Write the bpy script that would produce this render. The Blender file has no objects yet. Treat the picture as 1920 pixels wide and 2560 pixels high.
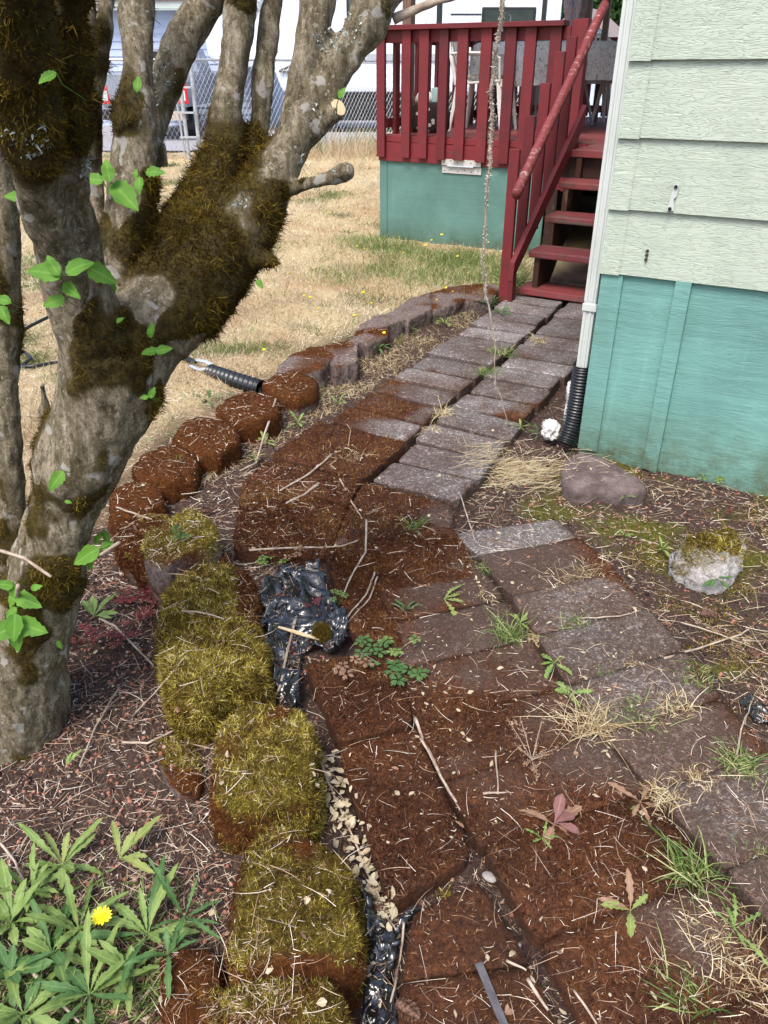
import bpy, bmesh, math, random
import numpy as np
from mathutils import Vector, Matrix, noise as mnoise
from mathutils.bvhtree import BVHTree
random.seed(7); rng = np.random.default_rng(11)
C = bpy.context.scene.collection
sc = bpy.context.scene

# ---------------------------------------------------------------- camera, sky, sun, exposure
TH = math.radians(29.95); F = 1923.0; H = 1.5; YAW = math.radians(30.3)
cd = bpy.data.cameras.new('camera'); cam = bpy.data.objects.new('camera', cd); C.objects.link(cam)
cam.location = (0, 0, H); cam.rotation_euler = (math.pi/2 - TH, 0, 0)
cd.sensor_fit = 'VERTICAL'; cd.sensor_height = 24; cd.lens = 24 * F / 2560
cd.clip_start = 0.05; cd.clip_end = 500
sc.camera = cam
SUN_EL, SUN_AZ = math.radians(58), math.radians(205)     # azimuth from +Y, clockwise
w = bpy.data.worlds.new('World'); sc.world = w; w.use_nodes = True
nt = w.node_tree; sky = nt.nodes.new('ShaderNodeTexSky'); sky.sky_type = 'NISHITA'; sky.sun_disc = False
sky.sun_elevation = SUN_EL; sky.sun_rotation = SUN_AZ; sky.dust_density = 3.0; sky.air_density = 1.0; sky.ozone_density = 1.0
nt.nodes['Background'].inputs['Strength'].default_value = 0.15
nt.links.new(sky.outputs[0], nt.nodes['Background'].inputs['Color'])
sl = bpy.data.lights.new('sun', 'SUN'); so = bpy.data.objects.new('sun', sl); C.objects.link(so)
sl.energy = 1.6; sl.angle = math.radians(22); sl.color = (1, .96, .9)
sd = Vector((math.sin(SUN_AZ)*math.cos(SUN_EL), math.cos(SUN_AZ)*math.cos(SUN_EL), math.sin(SUN_EL)))
so.rotation_euler = sd.to_track_quat('Z', 'Y').to_euler(); so.location = sd * 30
sc.view_settings.view_transform = 'Standard'; sc.view_settings.look = 'None'
sc.view_settings.exposure = 1.15; sc.view_settings.gamma = 1

# ---------------------------------------------------------------- survey helpers
ct, st = math.cos(TH), math.sin(TH)
def ray(x, y):
    a = (x-960)/F; b = (y-1280)/F
    return np.array([a, ct-b*st, -st-b*ct])
def G(x, y, z=0):                       # surveyed point on the level z
    r = ray(x, y); return np.array([0, 0, H]) + (z-H)/r[2]*r
def D(x, y, d):                         # surveyed point d metres ahead
    r = ray(x, y); return np.array([0, 0, H]) + r*(d/r[1])
def rad(x, y, d, wpx): return wpx/2*(d/ray(x, y)[1])/F
UU = np.array([math.cos(YAW), -math.sin(YAW), 0]); VV = np.array([math.sin(YAW), math.cos(YAW), 0])
def W(u, v, z=0): return UU*u + VV*v + np.array([0, 0, z])
def UV(x, y): return x*UU[0]+y*UU[1], x*VV[0]+y*VV[1]
S1 = 1.15732                            # plan units used for the surveyed outlines
def GS(x, y, z=0): return G(x*S1, y*S1, z)
def fbm(x, y, f, o=3, s=0.0):
    t = 0; a = 1; n = 0
    for i in range(o):
        t += a*mnoise.noise(Vector((x*f+s, y*f-s*1.7, s*3.1+i*7.3))); n += a; a *= .5; f *= 2
    return t/n
def vnoise(P, f, s=0.0):                # cheap numpy value noise for big arrays, about -1..1
    P = np.asarray(P, float)*f + s
    i = np.floor(P).astype(np.int64); fr = P-i; fr = fr*fr*(3-2*fr)
    def h(a, b, c):
        n = (a*374761393 + b*668265263 + c*2147483647) & 0xffffffff
        n = ((n ^ (n >> 13))*1274126177) & 0xffffffff
        return ((n ^ (n >> 16)) & 0xffff)/32767.5-1
    r = 0
    for dx in (0, 1):
        for dy in (0, 1):
            for dz in (0, 1):
                wgt = np.where(dx, fr[:, 0], 1-fr[:, 0])*np.where(dy, fr[:, 1], 1-fr[:, 1])*np.where(dz, fr[:, 2], 1-fr[:, 2])
                r = r + wgt*h(i[:, 0]+dx, i[:, 1]+dy, i[:, 2]+dz)
    return r

# ---------------------------------------------------------------- materials
def new_mat(name):
    m = bpy.data.materials.new(name); m.use_nodes = True
    return m, m.node_tree, m.node_tree.nodes['Principled BSDF']
def N(nt, t, **k):
    n = nt.nodes.new(t)
    for a, b in k.items():
        if a in n.inputs: n.inputs[a].default_value = b
        else: setattr(n, a, b)
    return n
def coords(nt, stretch=(1, 1, 1)):
    tc = N(nt, 'ShaderNodeTexCoord'); mp = N(nt, 'ShaderNodeMapping'); mp.inputs['Scale'].default_value = stretch
    nt.links.new(tc.outputs['Object'], mp.inputs['Vector']); return mp.outputs[0]
def ramp(nt, src, stops):
    r = N(nt, 'ShaderNodeValToRGB'); e = r.color_ramp.elements
    while len(e) < len(stops): e.new(.5)
    for i, (p, c) in enumerate(stops):
        e[i].position = p; e[i].color = (*c, 1) if not isinstance(c, (int, float)) else (c, c, c, 1)
    nt.links.new(src, r.inputs[0]); return r.outputs[0]
def mix(nt, fac, a, b, mode='MIX'):
    m = N(nt, 'ShaderNodeMix', data_type='RGBA', blend_type=mode)
    for s, i in ((fac, 0), (a, 6), (b, 7)):
        if isinstance(s, bpy.types.NodeSocket): nt.links.new(s, m.inputs[i])
        else: m.inputs[i].default_value = s if i == 0 else (*s, 1)
    return m.outputs[2]
def noise_(nt, v, scale, detail=4, rough=.6, dist=0):
    n = N(nt, 'ShaderNodeTexNoise'); n.inputs['Scale'].default_value = scale; n.inputs['Detail'].default_value = detail
    n.inputs['Roughness'].default_value = rough; n.inputs['Distortion'].default_value = dist
    nt.links.new(v, n.inputs['Vector']); return n.outputs[0]
def bump(nt, bs, h, strength=.4, dist=.01, prev=None):
    b = N(nt, 'ShaderNodeBump'); b.inputs['Strength'].default_value = strength; b.inputs['Distance'].default_value = dist
    nt.links.new(h, b.inputs['Height'])
    if prev: nt.links.new(prev, b.inputs['Normal'])
    nt.links.new(b.outputs[0], bs.inputs['Normal']); return b.outputs[0]
def simple(name, stops, scale=8, rough=.8, bstr=.2, bscale=None, stretch=(1, 1, 1), spec=.3, metal=0, bdist=.01):
    m, nt, bs = new_mat(name); v = coords(nt, stretch)
    n = noise_(nt, v, scale)
    if len(stops) == 1: stops = [tuple(x*.85 for x in stops[0]), tuple(min(1, x*1.12) for x in stops[0])]
    ps = np.linspace(.3, .7, len(stops))
    nt.links.new(ramp(nt, n, list(zip(ps, stops))), bs.inputs['Base Color'])
    bs.inputs['Roughness'].default_value = rough; bs.inputs['Specular IOR Level'].default_value = spec; bs.inputs['Metallic'].default_value = metal
    if bstr: bump(nt, bs, noise_(nt, v, bscale or scale*3), bstr, bdist)
    return m
def by_attr(name, stops, rough=.75, spec=.25, trans=0.0, attr='rnd'):
    m, nt, bs = new_mat(name); a = N(nt, 'ShaderNodeAttribute', attribute_name=attr)
    nt.links.new(ramp(nt, a.outputs['Fac'], stops), bs.inputs['Base Color'])
    bs.inputs['Roughness'].default_value = rough; bs.inputs['Specular IOR Level'].default_value = spec
    if trans:
        out = nt.nodes['Material Output']; t = N(nt, 'ShaderNodeBsdfTranslucent'); ms = N(nt, 'ShaderNodeMixShader'); ms.inputs[0].default_value = trans
        nt.links.new(ramp(nt, a.outputs['Fac'], stops), t.inputs['Color']); nt.links.new(bs.outputs[0], ms.inputs[1]); nt.links.new(t.outputs[0], ms.inputs[2]); nt.links.new(ms.outputs[0], out.inputs[0])
    return m
def attr_fac(nt, name):
    return N(nt, 'ShaderNodeAttribute', attribute_name=name).outputs['Fac']

# --- concrete slab with exposed aggregate, moss where the attribute says so
def slab_mat():
    m, nt, bs = new_mat('aggregate_slab'); v = coords(nt)
    geo = N(nt, 'ShaderNodeNewGeometry'); gv = geo.outputs['Position']
    vo = N(nt, 'ShaderNodeTexVoronoi'); vo.inputs['Scale'].default_value = 210; nt.links.new(gv, vo.inputs['Vector'])
    vo2 = N(nt, 'ShaderNodeTexVoronoi'); vo2.inputs['Scale'].default_value = 105; nt.links.new(gv, vo2.inputs['Vector'])
    sep = N(nt, 'ShaderNodeSeparateColor'); nt.links.new(vo.outputs['Color'], sep.inputs[0])
    agg = ramp(nt, sep.outputs[0], [(0, (.085, .078, .075)), (.45, (.135, .125, .12)), (.8, (.19, .178, .172)), (.93, (.27, .255, .245)), (1, (.42, .40, .38))])
    sep2 = N(nt, 'ShaderNodeSeparateColor'); nt.links.new(vo2.outputs['Color'], sep2.inputs[0])
    big = ramp(nt, sep2.outputs[0], [(0, 0), (.93, 0), (.96, 1)])
    agg = mix(nt, N_math(nt, 'MULTIPLY', big, .8), agg, (.38, .355, .35))
    tint = ramp(nt, noise_(nt, gv, 5), [(.35, (.62, .55, .50)), (.65, (1.1, 1.08, 1.08))])
    agg = mix(nt, .9, agg, tint, 'MULTIPLY')
    oi = N(nt, 'ShaderNodeObjectInfo'); agg = mix(nt, 1.0, agg, ramp(nt, oi.outputs['Random'], [(0, (1.0, .97, .94)), (.5, (1.28, 1.24, 1.22)), (1, (1.65, 1.62, 1.60))]), 'MULTIPLY')
    ms = attr_fac(nt, 'stain')
    stn = mix(nt, noise_(nt, gv, 60, 5), (.035, .017, .010), (.10, .052, .034))
    sf = ramp(nt, N_math(nt, 'ADD', ms, noise_(nt, gv, 45, 5, .7)), [(.55, 0), (1.15, .93)])
    spk = mix(nt, 1.0, agg, (.50, .36, .29), 'MULTIPLY'); col = mix(nt, sf, agg, mix(nt, .55, spk, stn))
    ma = attr_fac(nt, 'moss')
    mc = ramp(nt, noise_(nt, gv, 70, 5, .7), [(.3, (.022, .009, .005)), (.5, (.060, .023, .010)), (.7, (.12, .047, .018))])
    mc = mix(nt, 1.0, mc, ramp(nt, noise_(nt, gv, 3.5, 3), [(.35, (.75, .75, .8)), (.65, (1.5, 1.35, 1.2))]), 'MULTIPLY')
    mf = ramp(nt, N_math(nt, 'ADD', ma, N_math(nt, 'MULTIPLY', noise_(nt, gv, 120, 5, .8), .5)), [(.6, 0), (.8, 1)])
    col = mix(nt, mf, col, mc)
    nt.links.new(col, bs.inputs['Base Color']); bs.inputs['Roughness'].default_value = .85; bs.inputs['Specular IOR Level'].default_value = .3
    b1 = bump(nt, bs, vo.outputs['Distance'], .5, .004)
    bump(nt, bs, noise_(nt, gv, 160, 5, .8), .6, .01, b1)
    return m
def N_math(nt, op, a, b=0.0):
    n = N(nt, 'ShaderNodeMath', operation=op)
    for i, s in enumerate((a, b)):
        if isinstance(s, bpy.types.NodeSocket): nt.links.new(s, n.inputs[i])
        else: n.inputs[i].default_value = s
    return n.outputs[0]
# --- bark
def bark_mat(name='bark'):
    m, nt, bs = new_mat(name); v = coords(nt, (1, 1, .28)); v2 = coords(nt)
    n = noise_(nt, v, 55, 6, .75, .4); ni = noise_(nt, v2, 95, 8, .85, .6)
    n = N_math(nt, 'ADD', N_math(nt, 'MULTIPLY', n, .5), N_math(nt, 'MULTIPLY', ni, .5))
    col = ramp(nt, n, [(.36, (.050, .036, .020)), (.44, (.16, .125, .075)), (.52, (.35, .29, .195)), (.62, (.60, .53, .40))])
    patch = ramp(nt, noise_(nt, v, 24, 8, .85), [(.46, 0), (.55, 1)])
    col = mix(nt, N_math(nt, 'MULTIPLY', patch, .60), col, (.085, .068, .030))
    lic = ramp(nt, noise_(nt, v2, 21, 3, .5, .3), [(.625, 0), (.65, .9)])
    col = mix(nt, lic, col, (.48, .45, .40))
    lic2 = ramp(nt, noise_(nt, v2, 120, 3, .6), [(.61, 0), (.66, .75)]); col = mix(nt, lic2, col, (.5, .46, .37))
    ma = attr_fac(nt, 'moss')
    mc = ramp(nt, noise_(nt, v2, 60, 5, .7), [(.3, (.020, .014, .004)), (.5, (.065, .047, .010)), (.7, (.13, .095, .020))])
    mf = ramp(nt, N_math(nt, 'ADD', ma, N_math(nt, 'MULTIPLY', noise_(nt, v2, 60, 6, .85), .9)), [(.72, 0), (1.05, .95)])
    col = mix(nt, mf, col, mc)
    nt.links.new(col, bs.inputs['Base Color']); bs.inputs['Roughness'].default_value = .9; bs.inputs['Specular IOR Level'].default_value = .15
    b = bump(nt, bs, n, 1.0, .016); bump(nt, bs, noise_(nt, v2, 220, 5, .8), .7, .005, b)
    return m
# --- stone under moss
def stone_mat(name='mossy_stone', base=((.065, .045, .038), (.16, .12, .105), (.29, .24, .215))):
    m, nt, bs = new_mat(name); v = coords(nt)
    geo = N(nt, 'ShaderNodeNewGeometry'); gv = geo.outputs['Position']
    col = ramp(nt, noise_(nt, gv, 60, 6, .75), [(.3, base[0]), (.5, base[1]), (.7, base[2])])
    ma = attr_fac(nt, 'moss'); mg = attr_fac(nt, 'green')
    red = ramp(nt, noise_(nt, gv, 80, 5, .75), [(.3, (.03, .010, .004)), (.5, (.085, .028, .007)), (.7, (.17, .06, .012))])
    grn = ramp(nt, noise_(nt, gv, 80, 5, .75), [(.3, (.035, .024, .006)), (.5, (.10, .072, .012)), (.7, (.20, .15, .025))])
    mc = mix(nt, ramp(nt, mg, [(.35, 0), (.65, 1)]), red, grn)
    mf = ramp(nt, N_math(nt, 'ADD', ma, N_math(nt, 'MULTIPLY', noise_(nt, gv, 70, 5, .8), .5)), [(.6, 0), (.78, 1)])
    nt.links.new(mix(nt, mf, col, mc), bs.inputs['Base Color']); bs.inputs['Roughness'].default_value = .95; bs.inputs['Specular IOR Level'].default_value = .15
    bump(nt, bs, noise_(nt, gv, 110, 6, .8), .8, .012)
    return m
# --- ground
def ground_mat():
    m, nt, bs = new_mat('yard_ground')
    geo = N(nt, 'ShaderNodeNewGeometry'); gv = geo.outputs['Position']
    n1 = noise_(nt, gv, 90, 6, .8); n2 = noise_(nt, gv, 9, 4, .6); n3 = noise_(nt, gv, 1.1, 4, .6)
    soil = ramp(nt, n1, [(.3, (.022, .014, .011)), (.5, (.070, .044, .036)), (.68, (.15, .10, .085))])
    soil = mix(nt, ramp(nt, n2, [(.45, 0), (.65, .5)]), soil, (.10, .065, .05))
    lawn = ramp(nt, n1, [(.3, (.26, .18, .09)), (.5, (.50, .39, .22)), (.7, (.68, .56, .35))])
    lawn = mix(nt, ramp(nt, n3, [(.5, 0), (.62, .55)]), lawn, (.40, .24, .13))
    lawn = mix(nt, ramp(nt, attr_fac(nt, 'green'), [(.3, 0), (.8, .75)]), lawn, (.12, .14, .04))
    mossc = ramp(nt, n1, [(.3, (.035, .035, .006)), (.6, (.13, .125, .02))])
    c = mix(nt, attr_fac(nt, 'lawn'), soil, lawn)
    c = mix(nt, ramp(nt, N_math(nt, 'ADD', attr_fac(nt, 'moss'), N_math(nt, 'MULTIPLY', noise_(nt, gv, 30, 5, .8), .6)), [(.7, 0), (.9, 1)]), c, mossc)
    nt.links.new(c, bs.inputs['Base Color']); bs.inputs['Roughness'].default_value = .95; bs.inputs['Specular IOR Level'].default_value = .15
    b = bump(nt, bs, n1, 1.0, .012); bump(nt, bs, noise_(nt, gv, 300, 4, .8), .5, .004, b)
    return m
# --- painted wood with grain along local X
def paint(name, base, worn=None, grain=(2, 30, 30), rough=.55, wear=.68, bstr=.35, dirt=None, zdirt=None):
    m, nt, bs = new_mat(name); v = coords(nt, grain); v2 = coords(nt)
    n = noise_(nt, v, 1.6, 6, .7, .6)
    col = ramp(nt, noise_(nt, v2, 3, 4), [(.3, tuple(x*.86 for x in base)), (.7, tuple(min(1, x*1.1) for x in base))])
    if worn:
        f = ramp(nt, n, [(wear, 0), (wear+.05, 1)]); col = mix(nt, f, col, worn)
    if dirt:
        f = ramp(nt, noise_(nt, v2, 7, 6, .75), [(.5, 0), (.72, .8)])
        if zdirt:
            s = N(nt, 'ShaderNodeSeparateXYZ'); nt.links.new(v2, s.inputs[0])
            zf = ramp(nt, s.outputs[2], [(0, 1), (zdirt, .0)]); f = N_math(nt, 'MULTIPLY', N_math(nt, 'ADD', f, N_math(nt, 'MULTIPLY', zf, .35)), zf)
        col = mix(nt, f, col, dirt)
    oi = N(nt, 'ShaderNodeObjectInfo'); col = mix(nt, 1.0, col, ramp(nt, oi.outputs['Random'], [(0, (.78, .78, .80)), (.5, (1, 1, 1)), (1, (1.18, 1.12, 1.10))]), 'MULTIPLY')
    nt.links.new(col, bs.inputs['Base Color']); bs.inputs['Roughness'].default_value = rough; bs.inputs['Specular IOR Level'].default_value = .3
    b = bump(nt, bs, n, bstr, .006); bump(nt, bs, noise_(nt, v2, 40, 5, .7), .25, .004, b); return m
# --- embossed lap siding and plywood
def siding_mat():
    m, nt, bs = new_mat('pale_green_siding'); v = coords(nt, (1, 1, 1))
    mp = N(nt, 'ShaderNodeMapping'); mp.inputs['Scale'].default_value = (3.2, 3.2, 30); nt.links.new(v, mp.inputs['Vector'])
    wv = noise_(nt, mp.outputs[0], 1.5, 3, .5, .25)
    s = N_math(nt, 'MULTIPLY', wv, 13.0); s = N_math(nt, 'FRACT', s)
    line = ramp(nt, s, [(0, 0), (.10, 0), (.2, 1), (.85, 1), (1, .3)])
    nt.links.new(ramp(nt, noise_(nt, v, 4), [(.3, (.37, .43, .35)), (.7, (.43, .485, .40))]), bs.inputs['Base Color'])
    bs.inputs['Roughness'].default_value = .5; bs.inputs['Specular IOR Level'].default_value = .35
    b = bump(nt, bs, line, .6, .004); bump(nt, bs, noise_(nt, mp.outputs[0], 6, 4), .25, .004, b)
    return m
def ply_mat(name, base, dirt, zd=.25):
    m, nt, bs = new_mat(name); v = coords(nt)
    mp = N(nt, 'ShaderNodeMapping'); mp.inputs['Scale'].default_value = (1.1, 1.1, 9); nt.links.new(v, mp.inputs['Vector'])
    wv = noise_(nt, mp.outputs[0], 2.4, 4, .55, .8)
    s = N_math(nt, 'FRACT', N_math(nt, 'MULTIPLY', wv, 16))
    line = ramp(nt, s, [(0, 0), (.12, 1), (.8, .8), (1, .2)])
    fine = noise_(nt, mp.outputs[0], 26, 4, .7)
    col = ramp(nt, noise_(nt, v, 2.5, 4), [(.3, tuple(x*.78 for x in base)), (.7, tuple(x*1.15 for x in base))])
    mpv = N(nt, 'ShaderNodeMapping'); mpv.inputs['Scale'].default_value = (14, 14, 1.2); nt.links.new(v, mpv.inputs['Vector'])
    col = mix(nt, ramp(nt, noise_(nt, mpv.outputs[0], 1.0, 5, .7), [(.60, 0), (.74, .3)]), col, tuple(min(1, x*1.4+.02) for x in base))
    sx = N(nt, 'ShaderNodeSeparateXYZ'); nt.links.new(v, sx.inputs[0])
    zf = ramp(nt, sx.outputs[2], [(0, 1), (zd, 0)])
    f = N_math(nt, 'MULTIPLY', zf, ramp(nt, noise_(nt, v, 11, 6, .78), [(.35, .25), (.62, 1)]))
    col = mix(nt, f, col, dirt)
    cr = ramp(nt, fine, [(.30, 1), (.36, 0)]); col = mix(nt, N_math(nt, 'MULTIPLY', cr, .35), col, tuple(x*.5 for x in base))
    nt.links.new(col, bs.inputs['Base Color']); bs.inputs['Roughness'].default_value = .55; bs.inputs['Specular IOR Level'].default_value = .35
    b = bump(nt, bs, line, .28, .005); bump(nt, bs, fine, .40, .005, b)
    return m

RED = (.145, .018, .022)
M = {}
M['slab'] = slab_mat(); M['bark'] = bark_mat(); M['stone'] = stone_mat(); M['paleg'] = stone_mat('mossy_granite', ((.22, .20, .19), (.42, .39, .37), (.58, .55, .53))); M['ground'] = ground_mat()
M['red'] = paint('red_painted_wood', RED, (.085, .045, .035), (16, 16, 2.2), wear=.64, bstr=.6, dirt=(.06, .022, .02))
M['redh'] = paint('red_painted_board', RED, (.09, .045, .035), (2.2, 16, 16), wear=.64, bstr=.6, dirt=(.06, .022, .02))
M['rail'] = paint('weathered_red_rail', (.22, .045, .045), (.40, .25, .22), (1.0, 22, 22), wear=.56, rough=.6, bstr=.6)
M['tread'] = paint('worn_red_tread', (.20, .045, .048), (.13, .085, .07), (1.2, 12, 12), wear=.54, rough=.5, dirt=(.06, .05, .03))
M['darkwood'] = paint('dark_weathered_wood', (.045, .020, .014), (.10, .06, .04), (10, 2, 6), wear=.6)
M['siding'] = siding_mat()
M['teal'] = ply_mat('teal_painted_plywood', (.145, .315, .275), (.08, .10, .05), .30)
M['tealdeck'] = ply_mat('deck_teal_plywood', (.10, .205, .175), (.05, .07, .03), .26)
M['white'] = simple('white_enamel', [(.44, .47, .44), (.55, .575, .55)], 3, .4, .05)
M['plastic_white'] = simple('white_plastic', [(.62, .59, .54), (.72, .69, .65)], 4, .4, .03)
M['black'] = simple('black_plastic', [(.008, .009, .010), (.018, .019, .02)], 12, .35, .1, spec=.5)
M['brownwood'] = paint('brown_post_wood', (.13, .075, .05), (.22, .15, .10), (12, 12, 1.2), wear=.58)
M['galv'] = simple('galvanised_steel', [(.38, .40, .42), (.55, .57, .6)], 20, .45, .05, metal=.6)
M['dry'] = by_attr('dry_grass', [(0, (.24, .15, .07)), (.35, (.42, .32, .17)), (.8, (.60, .49, .30)), (1, (.74, .66, .47))], .8, .15, .15)
M['lawnb'] = by_attr('lawn_blades', [(0, (.06, .10, .02)), (.18, (.14, .19, .05)), (.24, (.40, .24, .12)), (.45, (.46, .36, .23)), (.8, (.64, .55, .38)), (1, (.80, .74, .58))], .8, .15, .15)
M['greenb'] = by_attr('green_grass', [(0, (.055, .11, .02)), (.5, (.14, .22, .05)), (.8, (.30, .34, .12)), (1, (.6, .52, .3))], .65, .3, .2)
M['needle'] = by_attr('fallen_needles', [(0, (.10, .04, .02)), (.3, (.27, .14, .075)), (.7, (.47, .34, .23)), (1, (.78, .70, .58))], .7, .25)
M['redmoss'] = by_attr('rust_moss', [(0, (.018, .007, .004)), (.4, (.055, .019, .008)), (.7, (.115, .040, .012)), (.92, (.20, .078, .020)), (1, (.32, .19, .07))], .95, .05, .1)
M['greenmoss'] = by_attr('yellow_moss', [(0, (.022, .013, .004)), (.3, (.11, .070, .014)), (.55, (.25, .19, .028)), (.8, (.46, .38, .065)), (1, (.70, .61, .24))], .9, .1, .2)
M['treemoss'] = by_attr('tree_moss', [(0, (.016, .008, .002)), (.35, (.052, .030, .005)), (.7, (.125, .082, .011)), (1, (.25, .185, .035))], .95, .05, .15)
M['lichent'] = by_attr('tan_lichen', [(0, (.28, .24, .17)), (.6, (.46, .43, .34)), (1, (.58, .58, .50))], .9, .1)
M['lichen'] = by_attr('pale_lichen', [(0, (.20, .25, .22)), (1, (.50, .56, .50))], .9, .1)
def leaf_mat(name, lo, hi, rough=.45):
    m, nt, bs = new_mat(name); a = attr_fac(nt, 'rib'); v = coords(nt)
    c = ramp(nt, noise_(nt, v, 30, 3), [(.3, lo), (.7, hi)])
    c = mix(nt, ramp(nt, noise_(nt, v, 9, 4, .7), [(.52, 0), (.75, .5)]), c, (hi[0]*1.4, hi[1]*1.15, hi[2]*1.1))
    c = mix(nt, ramp(nt, a, [(.82, 0), (.97, .45)]), c, tuple(min(1, x*1.4+.02) for x in hi))
    out = nt.nodes['Material Output']; t = N(nt, 'ShaderNodeBsdfTranslucent'); ms = N(nt, 'ShaderNodeMixShader'); ms.inputs[0].default_value = .25
    nt.links.new(c, bs.inputs['Base Color']); nt.links.new(c, t.inputs['Color']); bs.inputs['Roughness'].default_value = rough; bs.inputs['Specular IOR Level'].default_value = .22
    nt.links.new(bs.outputs[0], ms.inputs[1]); nt.links.new(t.outputs[0], ms.inputs[2]); nt.links.new(ms.outputs[0], out.inputs[0])
    bump(nt, bs, noise_(nt, v, 90, 3), .25, .003)
    return m
M['leaf'] = leaf_mat('fresh_leaf', (.06, .165, .014), (.115, .26, .03), .6)
M['weed'] = leaf_mat('weed_leaf', (.11, .18, .04), (.24, .33, .10), .55)
M['weed2'] = leaf_mat('deep_weed_leaf', (.05, .12, .035), (.11, .20, .065), .5)
M['weed3'] = leaf_mat('yellowing_leaf', (.17, .23, .055), (.29, .33, .11), .55)
M['redleaf'] = leaf_mat('crimson_leaf', (.13, .028, .025), (.27, .06, .055), .5)
M['deadleaf'] = leaf_mat('dead_leaf', (.20, .10, .06), (.36, .23, .15), .75)
M['paleleaf'] = leaf_mat('bleached_leaf', (.40, .32, .20), (.60, .52, .36), .7)
M['pinkleaf'] = leaf_mat('pink_leaf', (.17, .075, .07), (.27, .14, .125), .7)
M['petal'] = simple('yellow_petal', [(.80, .62, .01), (.88, .72, .03)], 20, .6, 0)
M['twig'] = simple('bleached_twig', [(.20, .14, .10), (.50, .41, .32)], 25, .8, .3)
M['soilclod'] = by_attr('soil_bits', [(0, (.025, .015, .012)), (.5, (.075, .045, .036)), (.72, (.13, .075, .06)), (.82, (.26, .10, .065)), (.95, (.34, .16, .11)), (1, (.42, .37, .33))], .9, .2)

# ---------------------------------------------------------------- object helpers
def tag(o, label=None, cat=None, group=None, kind=None):
    if label: o['label'] = label
    if cat: o['category'] = cat
    if group: o['group'] = group
    if kind: o['kind'] = kind
    return o
def empty(name, loc, rz=0.0):
    o = bpy.data.objects.new(name, None); C.objects.link(o); o.location = Vector(loc); o.rotation_euler = (0, 0, rz); o.empty_display_size = .1
    return o
def frame(loc, rz):
    return Matrix.Translation(Vector(loc)) @ Matrix.Rotation(rz, 4, 'Z')
class MB:
    def __init__(s): s.v = []; s.f = []; s.a = {}
    def add(s, vs, fs):
        b = len(s.v); s.v += [tuple(p) for p in vs]; s.f += [tuple(i+b for i in f) for f in fs]
    def box(s, a, b):
        x0, y0, z0 = a; x1, y1, z1 = b
        if x0 > x1: x0, x1 = x1, x0
        if y0 > y1: y0, y1 = y1, y0
        if z0 > z1: z0, z1 = z1, z0
        s.add([(x0, y0, z0), (x1, y0, z0), (x1, y1, z0), (x0, y1, z0), (x0, y0, z1), (x1, y0, z1), (x1, y1, z1), (x0, y1, z1)],
              [(0, 3, 2, 1), (4, 5, 6, 7), (0, 1, 5, 4), (1, 2, 6, 5), (2, 3, 7, 6), (3, 0, 4, 7)])
    def prism(s, poly, d):               # poly: 3D points, extruded by vector d
        n = len(poly); p = [Vector(q) for q in poly]; q = [x+Vector(d) for x in p]
        s.add(p+q, [tuple(range(n))[::-1], tuple(range(n, 2*n))]+[(i, (i+1) % n, n+(i+1) % n, n+i) for i in range(n)])
    def tube(s, pts, rads, seg=8, cap=True, ell=1.0):
        P = [Vector(p) for p in pts]; n = len(P)
        if not hasattr(rads, '__len__'): rads = [rads]*n
        ref = Vector((0, 0, 1)); vs = []; prev = None
        for i in range(n):
            t = (P[min(i+1, n-1)]-P[max(i-1, 0)]).normalized()
            if prev is None:
                a = t.cross(ref)
                if a.length < .1: a = t.cross(Vector((1, 0, 0)))
            else: a = prev - t*prev.dot(t)
            a.normalize(); prev = a.copy(); b = t.cross(a)
            for k in range(seg):
                an = 2*math.pi*k/seg
                vs.append(P[i]+a*math.cos(an)*rads[i]+b*math.sin(an)*rads[i]*ell)
        fs = []
        for i in range(n-1):
            for k in range(seg):
                fs.append((i*seg+k, i*seg+(k+1) % seg, (i+1)*seg+(k+1) % seg, (i+1)*seg+k))
        if cap: fs += [tuple(range(seg))[::-1], tuple((n-1)*seg+k for k in range(seg))]
        s.add(vs, fs)
    def lathe(s, prof, seg=16, o=(0, 0, 0), sx=1, sy=1):
        vs = []; n = len(prof)
        for r, z in prof:
            for k in range(seg):
                a = 2*math.pi*k/seg; vs.append((o[0]+r*math.cos(a)*sx, o[1]+r*math.sin(a)*sy, o[2]+z))
        fs = [(i*seg+k, i*seg+(k+1) % seg, (i+1)*seg+(k+1) % seg, (i+1)*seg+k) for i in range(n-1) for k in range(seg)]
        fs += [tuple(range(seg))[::-1], tuple((n-1)*seg+k for k in range(seg))]
        s.add(vs, fs)
    def build(s, name, mat, parent=None, loc=None, rz=0.0, smooth=False, bev=0.0, world=None, local_uv=None):
        """verts are local to the parent; world=(loc) subtracts an origin from world verts"""
        v = s.v
        if world is not None: v = [tuple(Vector(p)-Vector(world)) for p in v]
        me = bpy.data.meshes.new(name); me.from_pydata(v, [], s.f); me.update()
        o = bpy.data.objects.new(name, me); C.objects.link(o)
        if mat: me.materials.append(mat)
        if parent: o.parent = parent
        if loc is not None: o.location = Vector(loc)
        elif world is not None and parent is None: o.location = Vector(world)
        if rz: o.rotation_euler = (0, 0, rz)
        if bev:
            bm = bmesh.new(); bm.from_mesh(me)
            ed = [e for e in bm.edges if len(e.link_faces) == 2 and e.calc_face_angle(0) > .5]
            bmesh.ops.bevel(bm, geom=ed, offset=bev, segments=2, affect='EDGES', profile=.6); bm.to_mesh(me); bm.free()
        if smooth: me.shade_smooth()
        return o
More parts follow.
